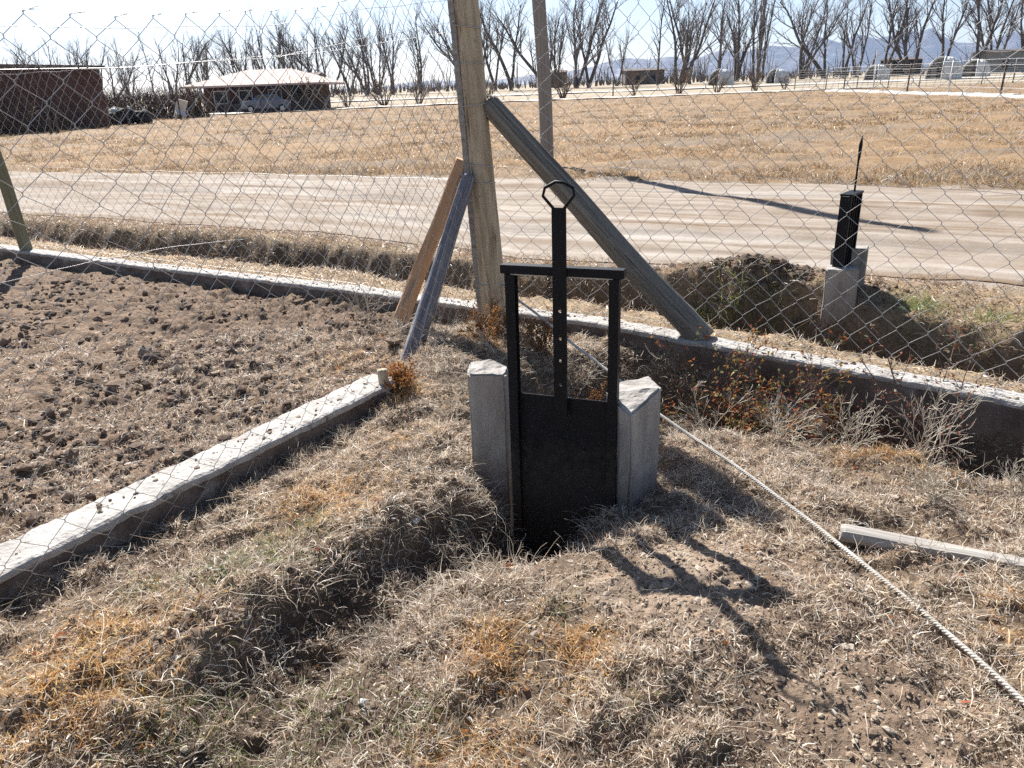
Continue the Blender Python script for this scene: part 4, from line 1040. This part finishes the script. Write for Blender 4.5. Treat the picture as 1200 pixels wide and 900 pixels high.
# distant brush behind the trees: one mass nobody could count
rng = random.Random(5); mb = MB()
for i in range(1500):
    D = rng.uniform(185, 330); u = rng.uniform(-60, 1290)
    x = bearing(u) * D; z = hz(x, D); H = rng.uniform(0.8, 2.6) * (1.0 + 2.6 * (rng.random() < 0.13))
    a = rng.uniform(0, 6.28); w_ = rng.uniform(0.08, 0.2)
    for k in range(3):
        l = rng.uniform(0.05, 0.5); aa = a + k * 2.1
        mb.tube([(x, D, z - 0.2), (x + l * H * 0.4 * math.cos(aa), D + l * math.sin(aa), z + H * 0.55), (x + l * H * 0.7 * math.cos(aa + .4), D + l * math.sin(aa), z + H * rng.uniform(0.8, 1.1))], [w_, w_ * 0.7, 0.03], 3, False)
L(mb.build('distant_brush', M_groundcover), 'low brown leafless brush massed behind the far trees', 'brush', kind='stuff')

# ------------------------------------------------------------------ near plants
def leaves_mesh(rng, spots, size, pal, name):
    n = len(spots); P = np.array([tuple(s) for s in spots])
    return ribbons(P, RNG.uniform(0, 2 * PI, n), RNG.normal(-0.1, 0.6, n), RNG.uniform(0.6, 1.3, n) * size, RNG.uniform(0.45, 0.8, n) * size, RNG.normal(-0.5, 0.5, n), pick(pal, n), 2)
def plant(name, loc, seed, nst, length, rad, lean, label, cat, stem_mat, leaf=None, leafpal=None, leafsize=0.02, spread=(0.3, 0.9), kids=(6, 3), shrink=0.5, wig=0.16, up=0.0, dirs=None, group=None, maxd=2, part='stems'):
    rng = random.Random(seed); out = []
    for k in range(nst):
        a = rng.uniform(0, 2 * PI) if dirs is None else dirs[0] + rng.gauss(0, dirs[1]); l = rng.uniform(*lean)
        branches(rng, (rng.gauss(0, 0.025), rng.gauss(0, 0.025), -0.01), (l * math.cos(a), l * math.sin(a), 1), length * rng.uniform(0.6, 1.2), rad * rng.uniform(0.7, 1.2), 0, maxd, spread, kids, shrink, up, out, wig, 6, 0.2, 0.0009)
    root = empty(name, (loc[0], loc[1], hz(loc[0], loc[1]) + (loc[2] if len(loc) > 2 else 0)))
    mb = MB()
    for dep, pts, rads in out: mb.tube(pts, rads, 5 if dep == 0 else 3, False)
    mb.build(part, stem_mat, root)
    if leaf:
        sp = []
        for dep, pts, rads in out:
            if dep == 0: continue
            for p in pts[1:]:
                if rng.random() < leaf: sp.append(p)
        if sp:
            v, f, c = leaves_mesh(rng, sp, leafsize, leafpal, 'leaves')
            link(bpy.data.objects.new('leaves', np_mesh('leaves', v, f, M_leaf, c)), root)
    return L(root, label, cat, group)
OL = np.array([[0.46, 0.17, 0.05], [0.40, 0.12, 0.05], [0.16, 0.17, 0.06], [0.12, 0.13, 0.05], [0.50, 0.27, 0.08], [0.35, 0.32, 0.14], [0.24, 0.10, 0.05]])
GL = np.array([[0.12, 0.14, 0.06], [0.2, 0.2, 0.1], [0.32, 0.31, 0.2], [0.42, 0.16, 0.05], [0.09, 0.1, 0.05], [0.45, 0.42, 0.33]])
plant('bramble_bush', (1.22, 3.86), 3, 16, 0.60, 0.005, (0.2, 1.1), 'sparse bramble bush with reddish-brown and green leaves against the kerb, below the log brace', 'bush', M_dstem, 0.42, OL, 0.022, kids=(8, 5), shrink=0.5)
plant('bramble_bush', (1.5, 3.7), 14, 8, 0.55, 0.004, (0.2, 1.0), 'smaller bramble bush with orange leaves against the kerb, right of the larger bramble', 'bush', M_dstem, 0.45, OL, 0.022, kids=(7, 4), shrink=0.45)
plant('bramble_bush', (2.06, 3.22), 8, 9, 0.85, 0.0065, (0.4, 1.1), 'thorny dark bramble arching over the kerb at the right edge', 'bush', M_dstem, 0.6, np.array([[0.12, 0.06, 0.04], [0.2, 0.08, 0.05], [0.36, 0.12, 0.06], [0.3, 0.28, 0.2]]), 0.017, kids=(10, 2), shrink=0.22, wig=0.09, dirs=(1.9, 1.1), up=-0.02)
for i, (x, y, h, lab, n_) in enumerate(((1.74, 2.93, 0.36, 'tall pale branching dead weed standing before the trench on the right', 9), (1.48, 3.05, 0.26, 'low pale dead weed left of the tall one by the trench', 12), (1.22, 3.2, 0.22, 'pale tangled dead weed at the trench lip behind the rope', 12), (0.95, 3.3, 0.24, 'pale dead weed close to the right concrete block, beyond the rope', 8),
                                        (1.55, 2.55, 0.15, 'flattened whitish dead weed behind the weathered board', 14), (1.95, 2.6, 0.17, 'pale dead weed at the right edge above the board', 10), (1.62, 1.95, 0.2, 'whitish dead weed at the right edge below the board', 12))):
    plant('dead_weed', (x, y), 30 + i, n_, h, 0.0022, (0.15, 1.0), lab, 'weed', M_pale, kids=(6, 3), shrink=0.5, group='pale dead weeds by the right trench')
for i, (x, y, h, lab) in enumerate(((-0.3, 3.35, 0.22, 'pale tangled dead twigs on the bank left of the near gate'), (-0.42, 2.95, 0.16, 'low pale dead twigs on the bank, below the left concrete block'), (-0.45, 4.15, 0.2, 'tangle of dead stems below the bluish prop'), (-0.15, 2.33, 0.15, 'grey dead twigs arching over the channel in the foreground'), (-0.78, 1.85, 0.17, 'dead stems on the shaded channel bank at the lower left'), (-0.4, 1.9, 0.14, 'whitish dead twigs on the right side of the channel'), (0.33, 3.45, 0.24, 'dead stems in the hollow behind the near gate'), (0.7, 3.55, 0.22, 'dead stems in the trench behind the right concrete block'), (-0.05, 4.25, 0.26, 'dead stems seen just left of the near gate, below the corner post'), (-0.2, 3.8, 0.22, 'dead twigs behind the left concrete block'), (0.42, 4.3, 0.26, 'dead stems seen through the near gate frame, right of its stem'), (2.3, 2.72, 0.2, 'dead stems at the right edge on the trench lip'))):
    plant('dead_twigs', (x, y), 90 + i, 9, h, 0.002, (0.4, 2.2), lab, 'weed', M_pale, kids=(5, 3), shrink=0.45, wig=0.2, group='dead twigs along the channel')
for i, (x, y, h, lab, n_) in enumerate(((-1.05, 5.45, 0.3, 'fan of pale dry stalks against the kerb left of the props', 16), (-0.75, 4.98, 0.26, 'pale dry stalks at the foot of the brown prop', 14), (-0.42, 4.62, 0.26, 'grey dry stalks between the bluish prop and the corner post', 16), (-0.2, 4.75, 0.22, 'dry stalks in front of the corner post foot', 14))):
    plant('dry_stalks', (x, y), 50 + i, n_, h, 0.002, (0.2, 1.2), lab, 'weed', M_pale, kids=(3, 2), shrink=0.4, wig=0.12, group='dry stalks by the corner post')
RU = np.array([[0.50, 0.22, 0.07], [0.42, 0.17, 0.06], [0.58, 0.33, 0.12]])
plant('russet_weed', (-0.6, 3.92), 61, 16, 0.13, 0.0016, (0.2, 1.2), 'bright orange dry weed beside the sawn stake', 'weed', M_shrub, 0.95, RU, 0.011, kids=(7, 4), shrink=0.5)
plant('russet_weed', (-0.12, 4.66), 62, 18, 0.22, 0.0018, (0.2, 0.9), 'russet dry bush in front of the corner post', 'weed', M_shrub, 0.85, RU * 0.8, 0.013, kids=(7, 4), shrink=0.5)
plant('russet_weed', (0.2, 4.4), 63, 14, 0.26, 0.0018, (0.2, 0.9), 'brown dry bush seen through the near gate frame, left of its stem', 'weed', M_shrub, 0.8, RU * 0.6, 0.013, kids=(7, 4), shrink=0.5)
plant('russet_weed', (0.46, 4.15), 65, 14, 0.22, 0.0018, (0.2, 0.9), 'brown dry bush seen through the near gate frame, right of its stem', 'weed', M_shrub, 0.8, RU * 0.6, 0.013, kids=(7, 4), shrink=0.5)
plant('russet_weed', (-0.78, 3.78, 0.0), 64, 10, 0.09, 0.0014, (0.3, 1.3), 'small orange dry weed at the end of the left beam, left of the stake', 'weed', M_shrub, 0.95, RU, 0.010, kids=(6, 4), shrink=0.5)
for i, (x, y, h, lab) in enumerate(((0.1, 2.6, 0.16, 'thin pale stalk rising before the near gate panel'), (0.36, 2.55, 0.11, 'small curled stalk at the right foot of the near gate panel'), (-0.05, 2.42, 0.16, 'pale dry tussock lying over the channel before the near gate'))):
    plant('dry_stalk', (x, y), 70 + i, 3 if i < 2 else 26, h, 0.0015, (0.1, 0.5) if i < 2 else (0.8, 2.5), lab, 'weed', M_pale, kids=(3, 2), shrink=0.35, wig=0.15)

# ------------------------------------------------------------------ buildings and things beyond the field
# house with hipped roof
hx0, hx1, hy, hd = -28.0, -16.0, 74.0, 9.0
hzv = hz(-22, 74) + 0.15
hs = empty('house', (-22, hy, hzv)); hs.scale = (0.95, 0.95, 0.95); L(hs, 'low brick house with a pale pink hipped roof across the field on the left', 'house')
MB().box((0, 4.5, 1.15), (10.2, 8.0, 2.5)).build('wall', M_brick, hs, False)
rf = MB(); e = 2.35; rr = 3.75
ex, ey0, ey1 = 6.6, -1.4, 10.2
rf.v += [(-ex, ey0, e), (ex, ey0, e), (ex, ey1, e), (-ex, ey1, e), (-1.9, 4.4, rr), (2.4, 4.4, rr)]
rf.v += [(a, b, c - 0.16) for a, b, c in rf.v[:4]]
rf.f += [(0, 1, 5, 4), (1, 2, 5), (2, 3, 4, 5), (3, 0, 4), (6, 7, 1, 0), (7, 8, 2, 1), (8, 9, 3, 2), (9, 6, 0, 3), (9, 8, 7, 6)]
rf.build('roof', M_roof, hs, False)
for wx in (-3.6, -1.2, 1.6):
    wf = MB().box((wx, 0.47, 1.3), (1.3, 0.06, 1.2)).build('window', M_white, hs, False); MB().box((wx, 0.425, 1.3), (1.1, 0.03, 1.0)).build('pane', M_glass, wf, False)
MB().box((3.4, 0.46, 1.0), (1.0, 0.08, 2.0)).build('door', M_dark, hs, False)
for px_ in (-6.0, -2.2, 2.2, 6.0): MB().box((px_, -1.1, 1.08), (0.28, 0.28, 2.2)).build('porch_column', M_brick, hs, False)
MB().box((1.5, -1.1, 0.35), (8.8, 0.12, 0.7)).build('porch_wall', M_slab, hs, False)

# brick shed on the left
shed_c = Vector((-23.35, 48.5)); dirv = Vector((-25.8 - -23.35, 41.6 - 48.5)).normalized(); nrmv = Vector((-dirv.y, dirv.x))
if nrmv.x > 0: nrmv = -nrmv
mid = shed_c + dirv * 7.5 + nrmv * 3.5
sh = empty('brick_shed', (mid.x, mid.y, hz(-24, 47)), (0, 0, math.atan2(dirv.y, dirv.x)))
L(sh, 'long dark red brick shed with a flat roof at the left edge', 'shed')
MB().box((0, 0, 1.55), (15, 7, 3.3)).build('wall', M_brick, sh, False)
MB().box((0, 0, 3.29), (15.5, 7.5, 0.18)).build('roof', M_slab, sh, False)
sgn = 1 if (Matrix.Rotation(sh.rotation_euler.z, 2) @ Vector((0, 1))).x > 0 else -1
dr = MB().box((4.0, sgn * 3.52, 1.0), (1.1, 0.08, 2.1)).build('door', M_dark, sh, False); MB().box((3.6, sgn * 3.57, 1.0), (0.05, 0.06, 0.14)).build('handle', M_wire, dr, False)
# bushes along the shed and before the house
for i, (x, y, H, lab) in enumerate(((-23.0, 45.8, 1.5, 'low bare bush at the right corner of the brick shed'), (-23.6, 44.2, 1.9, 'greyish bare bush before the right part of the brick shed'), (-24.1, 42.6, 1.5, 'tangled bare bush before the middle of the brick shed'), (-24.5, 41.2, 1.8, 'bare bush before the left part of the brick shed'), (-24.9, 39.6, 1.6, 'brown bare bush before the brick shed, nearest the left edge'))):
    tree('bare_shrub', 'shrub', i % 3, x, y, H, i, lab, 'shrub', 'bare bushes before the brick shed', 'stem', 'twigs', wx=1.2)
# leafless hedge between shed and house
rng = random.Random(9); mb = MB()
for i in range(900):
    t = rng.random(); x = -30.5 + 8.0 * t + rng.gauss(0, .15); y = 62 + rng.gauss(0, 0.7); H = rng.uniform(1.2, 2.5)
    z0 = -0.1
    mb.tube([(x + 26.5, y - 62, z0), (x + 26.5 + rng.gauss(0, .2), y - 62 + rng.gauss(0, .2), H * .6), (x + 26.5 + rng.gauss(0, .4), y - 62 + rng.gauss(0, .3), H)], [0.025, 0.02, 0.008], 3, False)
hd_ = mb.build('hedge', M_shrub); hd_.location = (-26.5, 62, hz(-26.5, 62)); L(hd_, 'leafless brown hedge between the brick shed and the house', 'hedge')
# heap of dark bags with white sheets
def heap(name, loc, n, spread, r, mat, seed, parent=None, dz=0.0):
    rg = np.random.default_rng(seed); vs, fs, o = [], [], 0
    for k in range(n):
        c = np.array([rg.normal(0, spread[0]), rg.normal(0, spread[1]), abs(rg.normal(0, spread[2])) + dz]); s = r * rg.uniform(0.6, 1.2, 3)
        vs.append(ICO_V * (1 + rg.normal(0, 0.07, (len(ICO_V), 1))) * s + c); fs.append(ICO_F + o); o += len(ICO_V)
    me = np_mesh(name, np.concatenate(vs), np.concatenate(fs), mat)
    ob = link(bpy.data.objects.new(name, me), parent); ob.location = loc; return ob
hp_ = empty('covered_heap', (-24.3, 51.5, hz(-24.3, 51.5)))
L(hp_, 'dark heap topped with white sheets right of the brick shed', 'heap')
heap('dark_bags', (0, 0, 0), 16, (0.85, 0.4, 0.3), 0.55, M_tyre, 4, hp_, 0.2); heap('white_sheet', (0, -0.3, 0.75), 16, (0.75, 0.2, 0.06), 0.17, M_white, 6, hp_, 0.05)
# white garden chair toppled by the house
ch = empty('garden_chair', (-23.2, 58.5, hz(-23.2, 58.5)), (0.5, 0.3, 0.6)); ch.scale = (0.7, 0.7, 0.7); L(ch, 'white plastic chair standing askew before the house corner', 'chair')
MB().box((0, 0, 0.75), (1.0, 0.9, 0.10)).build('seat', M_white, ch, False); MB().box((0, 0.45, 1.35), (1.0, 0.1, 1.2)).build('backrest', M_white, ch, False)
for sx in (-1, 1):
    for sy in (-1, 1): MB().box((sx * 0.42, sy * 0.38, 0.35), (0.1, 0.1, 0.72)).build('leg', M_white, ch, False)

# parked car
def car(loc, rz, label):
    c = empty('parked_car', loc, (0, 0, rz)); L(c, label, 'car')
    prof = [(-2.0, 0.35), (-2.05, 0.75), (-1.95, 0.95), (-1.2, 1.0), (-0.6, 1.42), (0.75, 1.45), (1.35, 1.02), (1.95, 0.9), (2.05, 0.7), (2.0, 0.35)]
    m = MB(); n = len(prof)
    for s, ins in ((-0.85, 0), (0.85, 0)):
        for i, (x, z) in enumerate(prof): m.v.append((x, s * (0.86 if z > 1.1 else 1.0), z))
    for i in range(n): m.f.append((i, (i + 1) % n, n + (i + 1) % n, n + i))
    m.f.append(tuple(range(n))[::-1]); m.f.append(tuple(n + i for i in range(n)))
    m.build('body', M_car, c, False, 0.04)
    for s in (-1, 1):
        MB().box((0.05, s * 0.80, 1.2), (1.5, 0.03, 0.3)).build('side_window', M_glass, c, False)
        for wx in (-1.3, 1.3):
            w_ = MB().tube([(wx, s * 0.74, 0.32), (wx, s * 0.90, 0.32)], 0.32, 18).build('wheel', M_tyre, c, False)
            MB().tube([(wx, s * 0.89, 0.32), (wx, s * 0.915, 0.32)], 0.19, 14).build('rim', M_wire, w_, False)
    for s in (-1, 1): MB().box((2.03, s * 0.6, 0.72), (0.05, 0.3, 0.12)).build('headlight', M_white, c, False)
    mt = Matrix.Rotation(-math.atan2(0.38, 0.6), 3, 'Y')
    MB().box((1.06, 0, 1.25), (0.03, 1.3, 0.55), m=Matrix.Rotation(math.radians(-54), 3, 'Y')).build('windscreen', M_glass, c, False)
    return c
car((-20.3, 70.6, hz(-20.3, 70.6)), 0.25, 'blue-grey car parked in front of the house')

# field posts on the left side of the field
for i, (u, D, lab) in enumerate(((85, 40, 'leftmost dark fence post before the brick shed'), (93, 40.5, 'second dark fence post before the brick shed, close beside the first'), (177, 50, 'fence post between the heap and the hedge'), (238, 58, 'fence post before the left corner of the house'), (291, 62, 'fence post before the middle of the house'), (333, 66, 'fence post before the parked car'), (366, 68, 'fence post before the right end of the house'), (741, 84, 'lone thin post on the field edge right of the tall grey pole'), (902, 88, 'lone thin post below the second white dome'))):
    x = bearing(u) * D; z = hz(x, D)
    pole('fence_post', (x, D, z - 0.2), (x + 0.03, D, z + 1.5), 0.07, 0.06, M_bark, lab, 'post', 0.05, 20 + i, n=8, rings=6, group='thin posts round the far field')

# right-hand field fence: kerb, posts, wires
fp = [(38, 43.0 - 20), (22.7, 36.5), (24.0, 44), (25.5, 53), (27.2, 62), (28.6, 72), (29, 85)]
rk = empty('field_fence', (28.6, 72, hz(28.6, 72))); L(rk, 'low post and wire fence on a white kerb at the right end of the field', 'fence')
o0 = Vector(rk.location)
P = resample([Vector((26.5, 26, 0)), Vector((27.0, 36, 0)), Vector((28.2, 48, 0)), Vector((29.4, 62, 0)), Vector((30.2, 76, 0))], 0.5)
P = [Vector((q.x, q.y, hz(q.x, q.y))) for q in P]
m = MB()
for a, b in zip(P[:-1], P[1:]):
    d = (b - a); m.box((a + b) / 2 - o0 + Vector((0, 0, 0.07)), (d.length + 0.01, 0.35, 0.24), math.atan2(d.y, d.x))
m.build('kerb', M_white, rk, False)
for k in range(0, len(P), 13):
    q = P[k] - o0; MB().tube([q + Vector((0, 0.2, -0.1)), q + Vector((0.04, 0.2, 2.1))], 0.06, 8).build('post', M_bark if k % 26 else M_white, rk)
for h in (0.5, 0.9, 1.3, 1.7, 2.0): MB().tube([q - o0 + Vector((0, 0.2, h)) for q in P[::3]], 0.008, 4).build('wire', M_wire, rk)
# cross fence behind with grey netting
nf = empty('netting_fence', (38, 84, hz(38, 84))); L(nf, 'grey netting fence on thin posts before the right-hand domes', 'fence')
for k in range(15):
    x = -8 + 3.2 * k; MB().tube([(x, 0, -0.2), (x + 0.05, 0, 2.3)], 0.06, 6).build('post', M_net, nf)
m = MB()
for k in range(60):
    m.tube([(-8 + 0.75 * k, 0, 0.0), (-8 + 0.75 * k + 0.75 * (k % 2), 0, 2.0)], 0.02, 3, False)
    if k < 9: m.tube([(-8, 0, 0.1 + 0.23 * k), (37, 0, 0.1 + 0.23 * k)], 0.02, 3, False)
m.build('netting', M_net, nf)

# white domes
def dome(u, D, w, h, lab, rz):
    w, h = w * 0.88, h * 0.88
    x = bearing(u) * D; z = hz(x, D)
    r = empty('dome_tent', (x, D, z - 0.1), (0, 0, rz)); L(r, lab, 'dome tent', 'white dome tents across the field')
    m = MB(); nu, nv = 20, 8
    for j in range(nv + 1):
        ph = (PI / 2) * j / nv
        for i in range(nu + 1):
            th = -0.72 * PI + 1.52 * PI * i / nu
            k = 1 + 0.03 * mnoise.noise(Vector((i * 0.9, j * 0.9, u)))
            m.v.append((w / 2 * math.cos(th) * math.cos(ph) ** 0.75 * k, w / 2 * math.sin(th) * math.cos(ph) ** 0.75 * k, h * math.sin(ph) ** 0.9 * k))
    for j in range(nv):
        for i in range(nu): q = j * (nu + 1) + i; m.f.append((q, q + 1, q + nu + 2, q + nu + 1))
    me = m.build('canvas_shell', M_white, r, False)
    so = me.modifiers.new('thick', 'SOLIDIFY'); so.thickness = 0.12
    MB().box((-w * 0.12, -w * 0.05, h * 0.33), (w * 0.5, w * 0.4, h * 0.66)).build('dark_fill', M_dark, r, False, 0.3)  # near-black box filling the open dome
    for s in (-0.72 * PI, 0.80 * PI):
        MB().tube([(w / 2 * 1.01 * math.cos(s) * math.cos(p_) ** .75, w / 2 * 1.01 * math.sin(s) * math.cos(p_) ** .75, h * 1.01 * math.sin(p_) ** .9) for p_ in [PI / 2 * q / 10 for q in range(11)]], 0.10, 6).build('door_arch', M_white, r)
for a in ((866, 138, 4.8, 2.9, 'white dome tent with a dark open front, leftmost of the five', 0.2), (931, 138, 4.2, 2.6, 'white dome tent with a dark open front, second from the left of the five', 0.15), (1046, 132, 4.3, 2.7, 'small white dome tent beside a white post, middle one of the five', 0.3),
          (1123, 120, 5.4, 3.6, 'largest white dome tent, fourth from the left of the five', 0.1), (1160, 128, 4.6, 3.0, 'white dome tent with folded front, rightmost of the five', 0.2)):
    dome(*a)
x = bearing(1042) * 131; pole('white_pole', (x, 131, hz(x, 131) - .2), (x + .1, 131, hz(x, 131) + 4.4), 0.12, 0.10, M_white, 'white upright pole beside the middle dome tent', 'pole', 0.02, 40, n=8, rings=6)

# far sheds behind the trees
def far_shed(u0, u1, D, h, lab, roofm, wallm):
    x0, x1 = bearing(u0) * D, bearing(u1) * D; x = (x0 + x1) / 2; w_ = x1 - x0; z = hz(x, D)
    r = empty('far_shed', (x, D, z)); L(r, lab, 'shed')
    MB().box((0, 3, h * 0.42), (w_, 6, h * 0.9)).build('wall', wallm, r, False)
    m = MB(); e_ = h * 0.87; t = h
    m.v += [(-w_ * .54, -.6, e_), (w_ * .54, -.6, e_), (w_ * .54, 6.6, e_), (-w_ * .54, 6.6, e_), (-w_ * .54, 3, t), (w_ * .54, 3, t)]
    m.f += [(0, 1, 5, 4), (2, 3, 4, 5), (1, 2, 5), (3, 0, 4), (3, 2, 1, 0)]
    m.build('roof', roofm, r, False)
    for k in range(2): MB().box((-w_ * .2 + k * w_ * .4, -0.03, h * .35), (1.2, 0.08, 1.4)).build('window', M_dark, r, False)
far_shed(654, 688, 190, 3.8, 'dark roofed shed just right of the tall grey pole, behind the trees', M_slab, M_slab)
far_shed(755, 800, 195, 3.6, 'long dark shed behind the trees left of the first white dome', M_slab, M_slab)
far_shed(1062, 1096, 186, 3.8, 'low open shed between the middle and the largest white dome', M_slab, M_dark)
far_shed(1172, 1240, 165, 4.4, 'pale fronted shed at the right edge behind the rightmost dome', M_slab, M_net)
far_shed(383, 402, 120, 4.0, 'small reddish shed right of the house, behind it', M_brick, M_dark)

# ------------------------------------------------------------------ mountains
def mountains():
    Dm = 5200
    prof = [(-200, 0), (200, 6), (330, 10), (450, 14), (500, 60), (540, 50), (590, 40), (620, 75), (650, 80), (700, 110), (745, 190), (770, 170), (800, 185), (830, 170), (855, 215), (880, 200), (905, 255), (930, 225), (945, 235), (962, 285), (990, 240), (1006, 305), (1030, 250), (1058, 310), (1075, 295), (1092, 330), (1115, 240), (1135, 200), (1160, 195), (1186, 270), (1215, 230), (1260, 260), (1400, 120), (1500, 40)]
    us, hs_ = np.array(prof, float).T; hs_ = hs_ * 0.76
    U = np.linspace(-200, 1500, 420); Dp = np.linspace(0, 1, 40)
    UU, DD = np.meshgrid(U, Dp)
    Hh = np.interp(UU, us, hs_)
    yy = 4950 + 420 * DD
    xx = (UU - 600) / 900 / 1.055 * 5200
    rid = fbm(xx * 0.004, yy * 0.004, 200, 6)
    shp = np.where(DD < 0.7, (DD / 0.7) ** 1.1, 1 - ((DD - 0.7) / 0.3) ** 1.5)
    zz = Hh * shp * (1 + 0.55 * (fbm(xx * 0.006, yy * 0.003, 210, 5)) * (1 - shp * 0.75)) + 1 - 6 * (DD < 0.01) + 10 * fbm(xx * 0.02, yy * 0.02, 220, 4) * shp
    nr, nc = UU.shape; idx = np.arange(nr * nc).reshape(nr, nc)
    F = np.stack([idx[:-1, :-1], idx[:-1, 1:], idx[1:, 1:], idx[1:, :-1]], -1).reshape(-1, 4)
    o = link(bpy.data.objects.new('hills', np_mesh('hills', np.stack([xx, yy, zz], -1).reshape(-1, 3), F, M_hill)))
    L(o, 'bluish bare mountain range on the right horizon', kind='structure')
mountains()

# ------------------------------------------------------------------ haze
hm = bpy.data.materials.new('air'); hm.use_nodes = True
n_ = hm.node_tree.nodes; n_.remove(n_['Principled BSDF'])
pv = n_.new('ShaderNodeVolumePrincipled'); pv.inputs['Color'].default_value = (0.58, 0.72, 1.0, 1)
pv.inputs['Density'].default_value = 1.0e-4; pv.inputs['Anisotropy'].default_value = 0.2
hm.node_tree.links.new(pv.outputs[0], n_['Material Output'].inputs['Volume'])
hz_o = MB().box((0, 3100, 205), (13400, 6400, 414)).build('haze', hm, None, False)
L(hz_o, 'thin bluish air between the field and the mountains', 'haze', kind='stuff')
